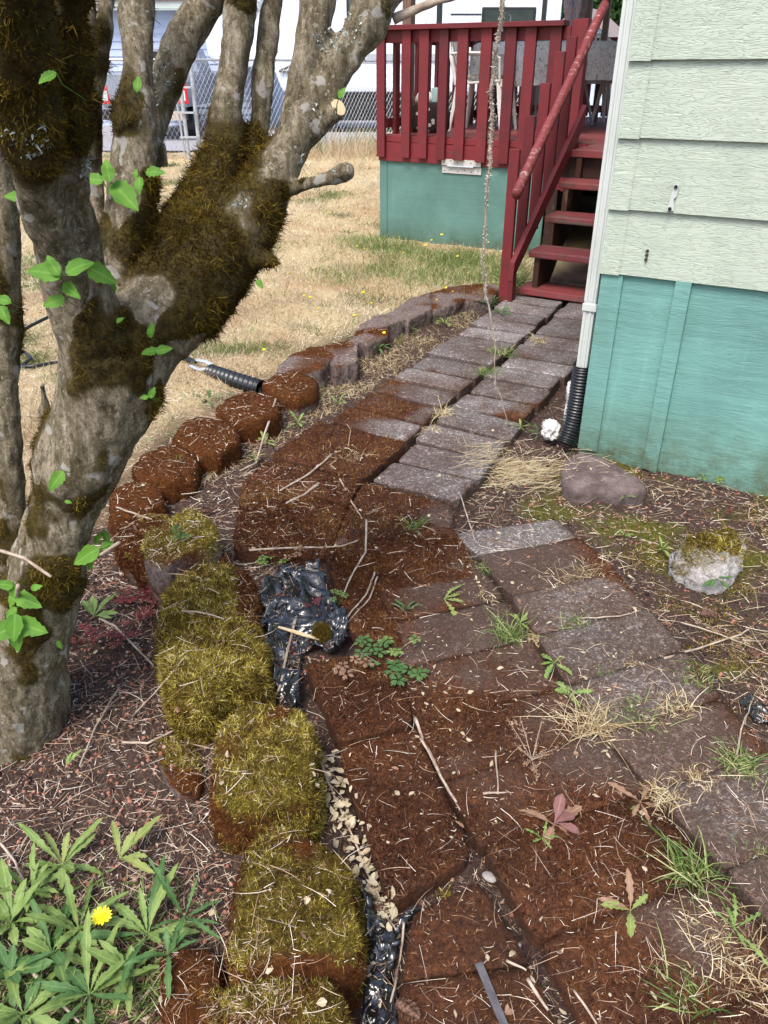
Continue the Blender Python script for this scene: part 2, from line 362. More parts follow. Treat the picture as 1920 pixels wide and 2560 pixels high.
def np_mesh(name, V, quads, tris, mat, parent=None, origin=(0, 0, 0), attrs=None, smooth=False):
    V = np.asarray(V, np.float32)-np.asarray(origin, np.float32)
    me = bpy.data.meshes.new(name); nq, ntr = len(quads), len(tris)
    me.vertices.add(len(V)); me.vertices.foreach_set('co', V.ravel())
    me.loops.add(nq*4+ntr*3); me.polygons.add(nq+ntr)
    li = np.concatenate([np.asarray(quads, np.int32).ravel(), np.asarray(tris, np.int32).ravel()])
    me.loops.foreach_set('vertex_index', li)
    ls = np.concatenate([np.arange(nq)*4, nq*4+np.arange(ntr)*3]).astype(np.int32)
    me.polygons.foreach_set('loop_start', ls)
    me.update(calc_edges=True); me.validate()
    for k, a in (attrs or {}).items():
        at = me.attributes.new(k, 'FLOAT', 'POINT'); at.data.foreach_set('value', np.asarray(a, np.float32))
    o = bpy.data.objects.new(name, me); C.objects.link(o); me.materials.append(mat)
    if parent: o.parent = parent
    else: o.location = Vector(origin)
    if smooth: me.shade_smooth()
    return o
def unit(a): return a/np.maximum(np.linalg.norm(a, axis=1, keepdims=True), 1e-9)
def blades(name, P, Dr, L, Wd, bend, mat, parent=None, origin=(0, 0, 0), rnd=None, segs=2, kind=None):
    """curved tapering blades: start P, direction Dr, length L, width Wd, bend = offset vector of the tip in lengths"""
    n = len(P)
    if n == 0: return None
    P = np.asarray(P, float); Dr = unit(np.asarray(Dr, float)); L = np.broadcast_to(L, n)[:, None]; Wd = np.broadcast_to(Wd, n)[:, None]
    side = unit(np.cross(Dr, rng.normal(size=(n, 3)))); V = []
    for k in range(segs):
        t = k/segs; c = P+Dr*L*t+bend*L*t*t; wk = Wd*(1-.45*t)*.5
        V += [c-side*wk, c+side*wk]
    V.append(P+Dr*L+bend*L); m = 2*segs+1
    V = np.stack(V, 1).reshape(-1, 3); base = np.arange(n)[:, None]*m
    q = [base+np.array([[2*k, 2*k+1, 2*k+3, 2*k+2]]) for k in range(segs-1)]
    t = base+np.array([[2*segs-2, 2*segs-1, 2*segs]])
    if rnd is None: rnd = rng.random(n)
    o = np_mesh(name, V, np.concatenate(q) if q else np.zeros((0, 4), int), t, mat, parent, origin, {'rnd': np.repeat(rnd, m)})
    if kind: o['kind'] = kind
    return o
def tri_sample(o, n, wfun=None):
    """area-weighted points on the mesh of o, in the object's own data space -> points, normals, attribute dict"""
    me = o.data; me.calc_loop_triangles(); nt_ = len(me.loop_triangles)
    T = np.empty(nt_*3, np.int32); me.loop_triangles.foreach_get('vertices', T); T = T.reshape(-1, 3)
    co = np.empty(len(me.vertices)*3, np.float32); me.vertices.foreach_get('co', co); co = co.reshape(-1, 3).astype(float)
    A = co[T[:, 0]]; B = co[T[:, 1]]; Cc = co[T[:, 2]]; nn = np.cross(B-A, Cc-A); ar = np.linalg.norm(nn, axis=1)
    i = rng.choice(nt_, n, p=ar/ar.sum()); r1 = np.sqrt(rng.random(n)); r2 = rng.random(n)
    a, b, c = (1-r1), r1*(1-r2), r1*r2
    P = A[i]*a[:, None]+B[i]*b[:, None]+Cc[i]*c[:, None]
    at = {}
    for k in ('moss', 'green', 'stain'):
        if k in me.attributes:
            q = np.empty(len(co), np.float32); me.attributes[k].data.foreach_get('value', q)
            at[k] = q[T[i, 0]]*a+q[T[i, 1]]*b+q[T[i, 2]]*c
    return P, unit(nn[i]), at
def set_attr(me, k, vals):
    a = me.attributes.new(k, 'FLOAT', 'POINT'); a.data.foreach_set('value', np.asarray(vals, np.float32))
def get_co(me):
    co = np.empty(len(me.vertices)*3, np.float32); me.vertices.foreach_get('co', co); return co.reshape(-1, 3).astype(float)
def leaf_strip(mb, o, d, up, L, Wd, lobes=0, depth=0.0, droop=.25, fold=.25, n=9, peak=.55, rib=None, twist=0.0, stalk=.0):
    """one leaf: spine + two halves, edge lobed"""
    o = Vector(o); d = Vector(d).normalized(); up = Vector(up); up = (up-d*up.dot(d)).normalized(); sd_ = d.cross(up); b = len(mb.v); vs = []
    wav = random.uniform(-.12, .12); wph = random.uniform(0, 6)
    for i in range(n+1):
        t = i/n; prof = (math.sin(math.pi*min(1, t**(math.log(.5)/math.log(peak))))**.8 if 0 < t < 1 else 0)
        if lobes: prof *= 1-depth*(.5+.5*math.cos(2*math.pi*t*lobes+1))
        wv = max(prof*Wd/2, .0006 if t < 1 else 0)
        if t < stalk: wv = Wd*.06
        c = o+d*L*t+up*(-droop*L*t*t)+sd_*(wav*L*t*t)+up*(.02*L*math.sin(wph+t*9))
        a = twist*t; s2 = sd_*math.cos(a)+up*math.sin(a); u2 = up*math.cos(a)-sd_*math.sin(a)
        jig = (random.random()-.5)*.1*Wd
        wl, wr_ = wv*(1+.25*(random.random()-.5)), wv*(1+.25*(random.random()-.5))
        if t > .97: wl = wr_ = wv
        vs += [c-s2*wl+u2*(wl*fold+jig*.5), c, c+s2*wr_+u2*(wr_*fold-jig*.5)]
    fs = []
    for i in range(n):
        k = 3*i; fs += [(k, k+1, k+4, k+3), (k+1, k+2, k+5, k+4)]
    mb.add(vs, fs)
    mb.a.setdefault('rib', []); mb.a['rib'] += [0, 1, 0]*(n+1)
def fin_leaf(o, mb):
    me = o.data; r = mb.a.get('rib', []); r = r+[0]*(len(me.vertices)-len(r)); set_attr(me, 'rib', r); me.shade_smooth(); return o

# ================================================================ GROUND
LAWN_EDGE = [(-1.0, .2), (-1.9, .9), (-2.15, 1.45), (-2.5, 2.0), (-2.6, 2.5), (-2.6, 3.0), (-2.66, 3.7), (-2.6, 4.4), (-2.55, 5.0), (-2.35, 5.7), (-2.15, 6.2), (-2.1, 7.2)]   # plan u,v of the lawn's edge
EU = np.array([p[0] for p in LAWN_EDGE]); EV = np.array([p[1] for p in LAWN_EDGE])
def lawn_amount(x, y):
    u, v = UV(x, y); e = np.interp(v, EV, EU)
    return np.clip((e-u)/.25+.5, 0, 1)*np.clip((y-2.2)/.5, 0, 1)
def ground_z(x, y):
    x = np.asarray(x, float); y = np.asarray(y, float)
    P = np.stack([x.ravel(), y.ravel(), np.zeros(x.size)], 1)
    z = .012*vnoise(P, 6)+.006*vnoise(P, 17, 5)+.0035*vnoise(P, 55, 9)
    u, v = UV(x.ravel(), y.ravel())
    z = z+.05*lawn_amount(x.ravel(), y.ravel())*np.clip((y.ravel()-2)/2, 0, 1)
    inpath = -.022*np.clip(1.6-np.abs(u+1.55)/.45, 0, 1)*np.clip((v-2.3)/.3, 0, 1)*np.clip((5.9-v)/.2, 0, 1)
    return (z-.012+inpath).reshape(x.shape)
def axis(lo, hi, fine_lo, fine_hi, st0, g=1.12):
    a = list(np.arange(fine_lo, fine_hi, st0)); s = st0
    while a[-1] < hi: s *= g; a.append(a[-1]+s)
    b = []; s = st0; x = fine_lo
    while x > lo: s *= g; x -= s; b.append(x)
    return np.array(b[::-1]+a)
gx = axis(-150, 150, -2.6, 1.9, .018); gy = axis(-30, 260, .4, 4.2, .018, 1.06)
X, Y = np.meshgrid(gx, gy); Z = ground_z(X, Y); nx, ny = len(gx), len(gy)
idx = np.arange(nx*ny).reshape(ny, nx)
quads = np.stack([idx[:-1, :-1], idx[:-1, 1:], idx[1:, 1:], idx[1:, :-1]], -1).reshape(-1, 4)
xf, yf = X.ravel(), Y.ravel(); P3 = np.stack([xf, yf, 0*xf], 1)
uf, vf = UV(xf, yf)
lawn = np.clip(lawn_amount(xf, yf)+.35*vnoise(P3, 5, 3)*(lawn_amount(xf, yf) > .01), 0, 1)
green = np.clip(.5*vnoise(P3, 1.3, 20)+.35*vnoise(P3, 4, 2)+.15+.7*np.exp(-((vf-6.3)**2/.6+(uf+3.1)**2/1.4)), 0, 1)
mossg = np.clip(.26+.30*vnoise(P3, 3, 8)+.22*vnoise(P3, 10, 1), 0, 1)*np.where((uf > -.9) & (vf > 1.2), 1, .55)
mossg += .35*np.exp(-((xf-.75)**2+(yf-2.6)**2)/.08)
ground = np_mesh('ground', np.stack([xf, yf, Z.ravel()], 1), quads, np.zeros((0, 3), int), M['ground'], attrs={'lawn': lawn, 'green': green, 'moss': mossg}, smooth=True)
ground['kind'] = 'structure'
# gravel drive beyond the fence
M['gravel'] = simple('grey_gravel', [(.15, .14, .14), (.30, .29, .30), (.45, .44, .45)], 40, .95, .9, 60)
mb = MB(); a = [(-30, 17.2), (-4.0, 17.0), (1.5, 19.8), (9, 23.5), (9, 60), (-30, 60)]
mb.add([(x, y, .075) for x, y in a], [tuple(range(6))]); g = mb.build('gravel_drive', M['gravel']); g['kind'] = 'structure'

BV, BF = [], []
def to_bvh(o, M4=None):
    co = get_co(o.data); mw = M4 if M4 is not None else Matrix.Translation(o.location)
    R3 = np.array(mw.to_3x3()); co = co@R3.T+np.array(mw.translation); b = len(BV)
    BV.extend(map(tuple, co)); BF.extend(tuple(i+b for i in p.vertices) for p in o.data.polygons)

# ================================================================ PATH SLABS
ORD = ['first', 'second', 'third', 'fourth', 'fifth', 'sixth', 'seventh', 'eighth', 'ninth', 'tenth', 'eleventh', 'twelfth', 'thirteenth', 'fourteenth', 'fifteenth', 'sixteenth']
MOSSY_PAVERS = []
gapv = .0045
def lerp_(a, b, t): return a*(1-t)+b*t
def paver(q, moss, stain, label, z=.038, tilt=None, grow=0.0, mossfun=None):
    """q: four plan corners (u,v) in order TL TR BR BL"""
    P = [W(*c)[:2] for c in q]; cen = sum(P)/4; near_ = math.hypot(*cen) < 2.6; z = z+random.uniform(-.008, .008)*(.45 if near_ else 1)
    P = [cen+(p-cen)*(1-.012+grow) for p in P]
    if math.hypot(*cen) > 2.7: P = [lerp_(P[i], P[i], 0)+(np.array(W(0, gapv*(-1 if i < 2 else 1)))[:2]) for i in range(4)]
    tx, ty = tilt if tilt else (random.uniform(-.035, .035), random.uniform(-.035, .035))
    w_ = np.linalg.norm(P[1]-P[0]); h_ = np.linalg.norm(P[3]-P[0]); n = max(4, int(w_/.014)); m = max(4, int(h_/.014))
    vs, ms, stn = [], [], []
    sd_ = random.uniform(0, 50)
    for j in range(m+1):
        for i in range(n+1):
            s, t = i/n, j/m; e = min(s*w_, (1-s)*w_, t*h_, (1-t)*h_)
            # rounded corners
            ss = .5+(s-.5)*(1-.035*(abs(2*t-1)**12)); tt = .5+(t-.5)*(1-.05*(abs(2*s-1)**12))
            p = P[0]*(1-ss)*(1-tt)+P[1]*ss*(1-tt)+P[2]*ss*tt+P[3]*(1-ss)*tt
            wob = .004*mnoise.noise(Vector((p[0]*18, p[1]*18, sd_)))*(1 if e < .02 else 0)
            p = p+(p-cen)*wob*4
            zz = z+(p[0]-cen[0])*tx+(p[1]-cen[1])*ty-.005*math.exp(-e/.005)+.0015*mnoise.noise(Vector((p[0]*25, p[1]*25, sd_)))
            mo = moss+.28*fbm(p[0], p[1], 5, 3)*1.6+.12*math.exp(-e/.02)
            if mossfun: mo += mossfun(s, t)
            vs.append((p[0], p[1], zz+max(0, min(1, (mo-.45)*2))*.007)); ms.append(max(0, min(1, mo)))
            stn.append(max(0, min(1, stain+.5*fbm(p[0]+9, p[1], 3, 3)+.35*math.exp(-e/.03)*stain)))
    base = len(vs); ring = [i for i in range(n+1)]+[(n+1)*j+n for j in range(1, m+1)]+[(n+1)*m+i for i in range(n-1, -1, -1)]+[(n+1)*j for j in range(m-1, 0, -1)]
    fs = [((n+1)*j+i, (n+1)*(j+1)+i, (n+1)*(j+1)+i+1, (n+1)*j+i+1) for j in range(m) for i in range(n)]
    for r in ring: vs.append((vs[r][0], vs[r][1], -.03)); ms.append(ms[r]*.5); stn.append(.9)
    for k in range(len(ring)):
        a_, b_ = ring[k], ring[(k+1) % len(ring)]; fs.append((a_, b_, base+(k+1) % len(ring), base+k))
    org = (cen[0], cen[1], 0); me = bpy.data.meshes.new('slab_block')
    me.from_pydata([(a-org[0], b-org[1], c) for a, b, c in vs], [], fs); me.materials.append(M['slab']); me.shade_smooth(); [setattr(p_, 'use_smooth', False) for p_ in list(me.polygons)[n*m:]]
    set_attr(me, 'moss', ms); set_attr(me, 'stain', stn)
    big = moss > .42
    if big:
        root = empty('paving_slab', org); o = bpy.data.objects.new('slab_block', me); C.objects.link(o); o.parent = root
    else:
        root = o = bpy.data.objects.new('paving_slab', me); C.objects.link(o); o.location = org
    bm = bmesh.new(); bm.from_mesh(me); bmesh.ops.recalc_face_normals(bm, faces=bm.faces); bm.to_mesh(me); bm.free()
    tag(root, label, 'paving slab', 'concrete slabs of the garden path'); to_bvh(o, Matrix.Translation(org))
    area = w_*h_; dist = max(.9, math.hypot(cen[0], cen[1]))
    ns = int(min(260000, 330000/dist**1.4)*area)
    Pp, Nn, at = tri_sample(o, ns); k = (Nn[:, 2] > .5) & (at['moss']+rng.normal(0, .10, len(Pp)) > .56)
    Pp, Nn = Pp[k], Nn[k]
    if big or k.sum() > 60:
        d = unit(Nn+rng.normal(0, .65, Pp.shape)*np.array([1, 1, .4])); L = rng.uniform(.003, .0085, len(Pp))*min(1.5, dist**.4)
        wv = .0011*dist**.7
        wq = Pp+np.array(org); r = np.clip(.42+.30*vnoise(wq, 6, 4)+.22*vnoise(wq, 28, 14)+.16*min(max(dist-1.5, -.3), 1.4)+rng.normal(0, .25, len(Pp)), 0, 1)
        par = root
        blades('moss', Pp, d, L, wv, rng.normal(0, .35, Pp.shape), M['redmoss'], par, rnd=r, kind='stuff')
    return root
# rows towards the red step: left column and right column
def jit(a=.006): return random.uniform(-a, a)
def centre_u(v): return float(np.interp(v, [2.4, 2.6, 3.0, 3.4, 3.9, 4.6, 5.0, 5.8], [-1.475, -1.49, -1.53, -1.565, -1.585, -1.625, -1.65, -1.71]))
nl = 12
for i in range(nl):
    v0 = 2.80+.2265*i; v1 = v0+.219; cu0, cu1 = centre_u(v0)-.012, centre_u(v1)-.012
    off = jit(.012); mo = {0: .28, 1: .42, 2: .20, 3: .16, 4: .22}.get(i, .02)
    def lf(s, t, i=i): return (.28*(1-s) if i in (0, 2) else 0)+(.35*(1-s)*(1 if i == 1 else .2))
    lab = '%s grey concrete slab of the path\'s left column, counting away from the rusty moss' % ORD[i]
    paver([(cu1-.405+off, v1+jit()), (cu1+off*.4, v1+jit()), (cu0+off*.4, v0+jit()), (cu0-.405+off, v0+jit())], mo-.05, .25 if i < 5 else .15, lab, mossfun=lf)
for i in range(15):
    v0 = 2.39+.2265*i; v1 = v0+.219; cu0, cu1 = centre_u(v0)+.018, centre_u(v1)+.018; off = jit(.01); sk = .0
    mo = {0: .12, 4: .30, 5: .14}.get(i, 0)
    def rf(s, t, i=i): return (.45*max(0, s-.55) if i in (4, 5, 6, 7) else .1*s)
    lab = '%s grey concrete slab of the path\'s right column, counting from the near end' % ORD[i]
    if i == 14: v1 = v0+.12
    paver([(cu1+off, v1+jit()), (cu1+.39+off, v1+jit()), (cu0+.39+off, v0+jit()), (cu0+off, v0+jit())], mo, .2, lab, mossfun=rf, z=.036)
# rust-moss covered fan where the path turns
Lp = [(-1.985, 2.785), (-1.965, 2.57), (-1.95, 2.35), (-1.91, 2.12), tuple(UV(*GS(500, 1190, .034)[:2])), (-1.72, 1.80)]
Mp = [(-1.50, 2.785), (-1.495, 2.57), (-1.49, 2.38), (-1.43, 2.17), tuple(UV(*GS(705, 1205, .034)[:2])), (-1.28, 1.80)]
names_l = ['directly below the left grey column', 'second below the left grey column', 'in the middle of the rusty patch by the border', 'beside the lichened border block']
for i in range(4):
    paver([Lp[i], Mp[i], Mp[i+1], Lp[i+1]], .72, .8, 'rusty moss covered slab %s' % names_l[i], z=.034, grow=.004)
Rp = [(-1.08, 2.375), (-1.0, 2.22), (-.88, 2.11), (-.80, 1.97)]
Mq = [(-1.48, 2.37), (-1.42, 2.15), tuple(UV(*GS(712, 1200, .034)[:2])), tuple(UV(*GS(770, 1290, .034)[:2]))]
names_r = [('under the last grey slab of the right column', .52), ('left of the two speckled slabs with a grass clump on it', .62), ('above the black plastic, at the path\'s bend', .68)]
for i in range(3):
    paver([Mq[i], Rp[i], Rp[i+1], Mq[i+1]], names_r[i][1], .85, 'rust brown slab %s' % names_r[i][0], z=.034, mossfun=lambda s, t: .3*(.5-s))
# foreground: three columns running towards the camera
Cc_ = [(-.99, 2.19), (-.855, 2.105), (-.665, 1.935), (-.52, 1.79), (-.372, 1.631), (-.235, 1.505), (-.08, 1.385), (.10, 1.25), (.27, 1.11), (.44, .97)]
Rr_ = [(-.70, 2.476), (-.575, 2.395), (-.405, 2.245), (-.262, 2.09), (-.12, 1.945), (.01, 1.80), (.145, 1.66), (.31, 1.51), (.47, 1.37), (.63, 1.23)]
dn = np.array([-.64, -.77])
def offp(p, k): return (p[0]+dn[0]*k, p[1]+dn[1]*k)
def lerp2(a, b, t): return (a[0]*(1-t)+b[0]*t, a[1]*(1-t)+b[1]*t)
rl = [('speckled grey slab nearest the corner downspout, cut corner by the straw', -.05, .05, .6), ('dark speckled slab below the speckled grey one', .10, .75, .45), ('speckled slab with a brown upper right edge, grass tuft on its face', .0, .42, .55),
      ('large speckled slab left of the yellow edged soil, toothed weed at its left', .0, .35, .35), ('long dark speckled slab above the seam of dry grass', .03, .35, .35), ('smooth dark slab between two seams of dry grass', .05, .85, .35),
      ('pale speckled slab at the right edge below the green grass tuft', -.02, .38, .15), ('dark slab at the right edge with a small weed on its joint', .1, .75, .3), ('brown slab under the straw in the bottom right corner', .3, .9, .2)]
for i in range(9):
    a, b, c, d = Cc_[i], Rr_[i], Rr_[i+1], Cc_[i+1]
    e = rl[i]
    paver([a, b, c, d], e[1], e[2], e[0], z=.036, mossfun=lambda s, t, k=e[3]: k*max(0, s-.62)*2)
ml = [('rusty slab at the head of the middle column, above the toothed weed', .60), ('brown slab with the long toothed weed growing at its edge', .45), ('brown slab whose right corner is bare grey', .34), ('dark brown slab of the middle column beside the big speckled slab', .48),
      ('rusty brown slab under the dry seeded weed', .58), ('rust moss slab with the pink and brown withered weed', .52), ('dark rust slab right of the grey pebble', .66), ('rusty slab strewn with bleached leaf scraps', .60), ('rusty slab of the middle column above the bottom edge', .60)]
for i in range(9):
    a, b, c, d = offp(Cc_[i], .45), Cc_[i], Cc_[i+1], offp(Cc_[i+1], .45)
    a, b = lerp2(a, b, .01), lerp2(a, b, .975); d, c = lerp2(d, c, .01), lerp2(d, c, .975)
    paver([a, b, c, d], ml[i][1], .95, ml[i][0], z=.033, mossfun=lambda s, t, i=i: (.28*(.4-s) if i not in (6,) else 0)-(.45*max(0, s-.55) if i == 2 else 0))
# the outer column, long cushions of rust moss beyond the deep crack
def puv(*pts): return [tuple(float(c) for c in UV(*G(x, y, .035)[:2])) for x, y in pts]
oc = [(puv((762, 1662), (990, 1632), (1034, 1808), (848, 1862)), 'rust moss slab right of the puddled plastic, feathery weed on it'),
      (puv((846, 1872), (1037, 1818), (1180, 2140), (975, 2265)), 'long rust moss slab between the string of pale leaves and the crack'),
      (puv((1030, 2290), (1196, 2205), (1325, 2410), (1005, 2455)), 'rust moss slab above the grey metal strip'),
      (puv((1000, 2465), (1332, 2420), (1420, 2650), (985, 2680)), 'rusty slab under the metal strip at the bottom edge'),
      (puv((805, 1365), (925, 1430), (1010, 1622), (880, 1590)), 'rust moss slab between the black plastic and the middle column')]
for q, lab in oc:
    paver(q, .74, 1, lab, z=.038, tilt=(0, 0), grow=.01)

# ================================================================ BORDER STONES
STONES = []
def stone(poly, h, label, moss=.8, green=.5, dens=1.0, rough=.010, z0=-.04, gfun=None, lean=0.0, name='border_stone', mat='stone', flat=False, mlen=.010, vox=None, chaik=.25, grow=1.0, group='mossy stones edging the path', zlev=None, cat='border stone', topr=.03):
    """poly: outline in plan units, surveyed at half height; h: height of the top"""
    zl = h*.75 if zlev is None else zlev
    P = [GS(x, y, zl)[:2] for x, y in poly]; cen = sum(P)/len(P); org = (cen[0], cen[1], 0)
    P = [p-cen for p in P]; ext = max(np.linalg.norm(p) for p in P)
    ring = []; n = len(P)
    for i in range(n):                                  # Chaikin-like smoothing of the outline
        a, b = P[i], P[(i+1) % n]; ring += [a*(1-chaik)+b*chaik, a*chaik+b*(1-chaik)]
    levels = [(.93*grow*a_, b_) for a_, b_ in ((1.04, z0), (1.05, h*.45), (1.02, h-topr*1.1), (.965, h-topr*.35), (.88, h-.003), (.55, h+.003))]
    vs, fs = [], []; m = len(ring)
    for s, z in levels:
        for p in ring: vs.append((p[0]*s, p[1]*s, z+lean*p[0]))
    for l in range(len(levels)-1):
        for k in range(m): fs.append((l*m+k, l*m+(k+1) % m, (l+1)*m+(k+1) % m, (l+1)*m+k))
    fs.append(tuple(range(m))[::-1]); fs.append(tuple((len(levels)-1)*m+k for k in range(m)))
    me = bpy.data.meshes.new('tmp'); me.from_pydata(vs, [], fs)
    o = bpy.data.objects.new(name, me); C.objects.link(o)
    dist = math.hypot(cen[0], cen[1]); vx = vox or max(.006, .004*dist)
    r = o.modifiers.new('r', 'REMESH'); r.mode = 'VOXEL'; r.voxel_size = vx
    s = o.modifiers.new('s', 'SMOOTH'); s.iterations = 3; s.factor = .5
    dg = bpy.context.evaluated_depsgraph_get(); me2 = bpy.data.meshes.new_from_object(o.evaluated_get(dg)); o.modifiers.clear(); o.data = me2; me2.name = name
    co = get_co(me2); no = np.array([v.normal[:] for v in me2.vertices]); wp = co+np.array(org)
    dsp = rough*(.9*vnoise(wp, 9, 3)+.6*vnoise(wp, 24, 7)+(.45 if green > .4 else .25)*vnoise(wp, 62, 1))
    co = co+no*dsp[:, None]; me2.vertices.foreach_set('co', co.astype(np.float32).ravel()); me2.update()
    me2.materials.clear(); me2.materials.append(M[mat]); me2.shade_smooth()
    up = no[:, 2]; ms = np.clip(moss+.35*vnoise(wp, 7, 11)+.25*(up-.35)-.18*(co[:, 2] < h*.25)*(moss < .8), 0, 1)
    gr = np.clip(green-.30*(up < .35)+.50*vnoise(wp, 8, 31)+.2*vnoise(wp, 25, 2)+(gfun(co/ext) if gfun else 0), 0, 1)
    set_attr(me2, 'moss', ms); set_attr(me2, 'green', gr)
    if moss > .05:
        root = empty(name, org); o.parent = root; o.name = 'stone_block'
    else: root = o; o.location = org
    tag(root, label, cat, group); to_bvh(o, Matrix.Translation(org)); STONES.append((o, org))
    if moss > .05:
        area = 3.6*ext*ext+3*ext*h; ns = int(dens*area*520000/dist**1.3)
        Pp, Nn, at = tri_sample(o, ns); k = (Nn[:, 2] > -.3) & (at['moss']+rng.normal(0, .1, ns) > .55); Pp, Nn = Pp[k], Nn[k]; g = at['green'][k]
        isg = g+.22*vnoise(Pp+np.array(org), 35, 77)+rng.normal(0, .10, len(g)) > .5
        for sel, mt, nm, ln, wd in ((isg, 'greenmoss', 'green_moss', mlen, .0015), (~isg, 'redmoss', 'rusty_moss', mlen*.6, .0013)):
            if sel.sum() < 20: continue
            p, q = Pp[sel], Nn[sel]
            if nm == 'green_moss': keep = rng.random(len(p)) < .9; p, q = p[keep], q[keep]
            d = unit(q+rng.normal(0, 1.0, p.shape)); L = rng.uniform(.45, 1.3, len(p))*ln*.55*min(1.8, dist**.5)
            wq = p+np.array(org); rr = np.clip(.42+.26*vnoise(wq, 9, 6)+.34*vnoise(wq, 60, 9)+rng.normal(0, .26, len(p)), 0, 1)
            blades(nm, p-q*.001, d, L, wd*max(1, dist)**.75, rng.normal(0, .95, p.shape), M[mt], root, rnd=rr, kind='stuff')
    return root
K = [(340, 1300), (372, 1258), (415, 1228), (500, 1222), (556, 1245), (566, 1330), (580, 1410), (588, 1470), (545, 1492), (490, 1500), (452, 1535), (410, 1540), (358, 1515), (335, 1430)]
stone(K, .155, 'biggest mossy border stone, yellow green with a rusty right end, left of the black plastic', .95, .72, 1.0, gfun=lambda c: -1.1*np.clip((c[:, 0]+c[:, 1]*.9-.25), 0, 1)*1.5+.15)
stone([(503, 1535), (560, 1526), (645, 1545), (688, 1588), (697, 1680), (690, 1745), (610, 1765), (520, 1780), (460, 1765), (446, 1690), (460, 1590)], .15, 'squarish olive mossy stone between the biggest and the nearest bright mossy stone', .95, .52, 1.0, gfun=lambda c: .25*np.clip(c[:, 0]+.3, -1, 1))
stone([(515, 1865), (565, 1808), (600, 1798), (700, 1818), (772, 1872), (782, 1960), (790, 2060), (765, 2115), (640, 2130), (490, 2120), (490, 1990)], .16, 'nearest bright yellow mossy stone with a rusty left flank', 1.0, .68, 1.0, gfun=lambda c: -1.2*np.clip(-c[:, 0]-.52, 0, 1)*2-.9*np.clip(-c[:, 1]-.45, 0, 1)*2+.12)
stone([(470, 2165), (520, 2140), (735, 2138), (765, 2212), (740, 2290), (455, 2290)], .15, 'mossy stone cut off by the bottom edge of the view', .95, .52, 1.0)
stone([(300, 1168), (330, 1150), (405, 1110), (440, 1120), (482, 1165), (478, 1200), (410, 1215), (350, 1258), (312, 1232)], .17, 'angular pale lichened block tilted up between the mossy stones', .52, .75, .7, rough=.004, lean=.12, topr=.008, mlen=.007)
stone([(232, 1140), (290, 1112), (350, 1118), (400, 1150), (480, 1185), (510, 1215), (440, 1240), (340, 1250), (270, 1215)], .11, 'rusty flat stone partly under the lichened block', .85, .1, .8)
stone([(340, 1585), (430, 1605), (440, 1680), (420, 1715), (350, 1690), (330, 1630)], .03, 'low dark mossy stone at the foot of the two big stones', .62, .62, .45)
stone([(345, 2050), (470, 2040), (485, 2130), (470, 2260), (350, 2260), (335, 2130)], .06, 'low dark rusty stone left of the nearest bright stone', .8, .3, .7)
BB = [([(236, 1070), (290, 1045), (350, 1060), (356, 1095), (300, 1118), (236, 1118)], .12, 'rusty border block partly hidden by the trunk', .8),
      ([(285, 1005), (305, 985), (352, 962), (400, 975), (430, 1000), (420, 1030), (370, 1048), (300, 1045)], .13, 'rusty rounded border block right of the trunk', .85),
      ([(372, 950), (400, 915), (440, 905), (515, 930), (518, 958), (470, 985), (425, 985)], .13, 'smooth rusty border block, third from the lichened one', .85),
      ([(467, 887), (500, 860), (545, 848), (600, 870), (604, 897), (560, 915), (510, 920)], .13, 'rusty border block just in front of the corrugated pipe', .8),
      ([(563, 835), (600, 815), (650, 812), (690, 825), (682, 850), (640, 868), (600, 858)], .125, 'border block with a flat rusty top and a grey scabby face', .40)]
for p, h, l, m_ in BB: stone(p, h*.72, l, min(1, m_+.22), .06, .9, rough=.010, mlen=.0055, topr=.022, chaik=.07, grow=1.08)
FB = [([(600, 803), (622, 778), (668, 757), (693, 760), (722, 775), (690, 805), (640, 818)], .13, 'pointed border block with a rusty top and pinkish grey face', .34),
      ([(690, 758), (760, 738), (772, 748), (770, 785), (725, 800)], .12, 'two part grey border block, sharp edged', .24),
      ([(765, 728), (800, 703), (832, 696), (836, 730), (795, 748)], .11, 'dark rusty topped border block behind the two part grey one', .36),
      ([(775, 712), (815, 688), (880, 672), (888, 690), (845, 705), (810, 722)], .12, 'long weathered pinkish border block', .10),
      ([(850, 678), (885, 650), (925, 641), (930, 672), (882, 697)], .12, 'grey border block with a split face', .10),
      ([(925, 643), (965, 625), (1000, 622), (1005, 650), (960, 668), (930, 672)], .11, 'dark capped border block near the hanging twig', .28),
      ([(1000, 622), (1050, 614), (1080, 625), (1060, 645), (1008, 652)], .10, 'last border block before the stairs', .32)]
for p, h, l, m_ in FB: stone(p, h*.78, l, m_+.02, .05, .7, rough=.009, topr=.006, mlen=.006, chaik=.04, vox=.008, grow=1.14)
M['flatrock'] = simple('purple_flat_rock', [(.060, .042, .038), (.115, .082, .075), (.19, .15, .14)], 14, .85, .9, 50)
def plain_stone(poly, h, label, mat, cat, rough=.006, name='rock', topr=.012, lean=0):
    o = stone(poly, h, label, .0, 0, 0, rough=rough, name=name, topr=topr, mat=mat, group=None, cat=cat, lean=lean); return o
plain_stone([(1205, 1015), (1222, 985), (1262, 970), (1330, 1000), (1400, 1045), (1402, 1065), (1300, 1065), (1222, 1060)], .05, 'flat purplish rock lying against the corner of the teal skirting', 'flatrock', 'rock')
M['granite'] = simple('speckled_granite', [(.22, .20, .20), (.42, .39, .39), (.6, .57, .56)], 120, .85, .5, 80)
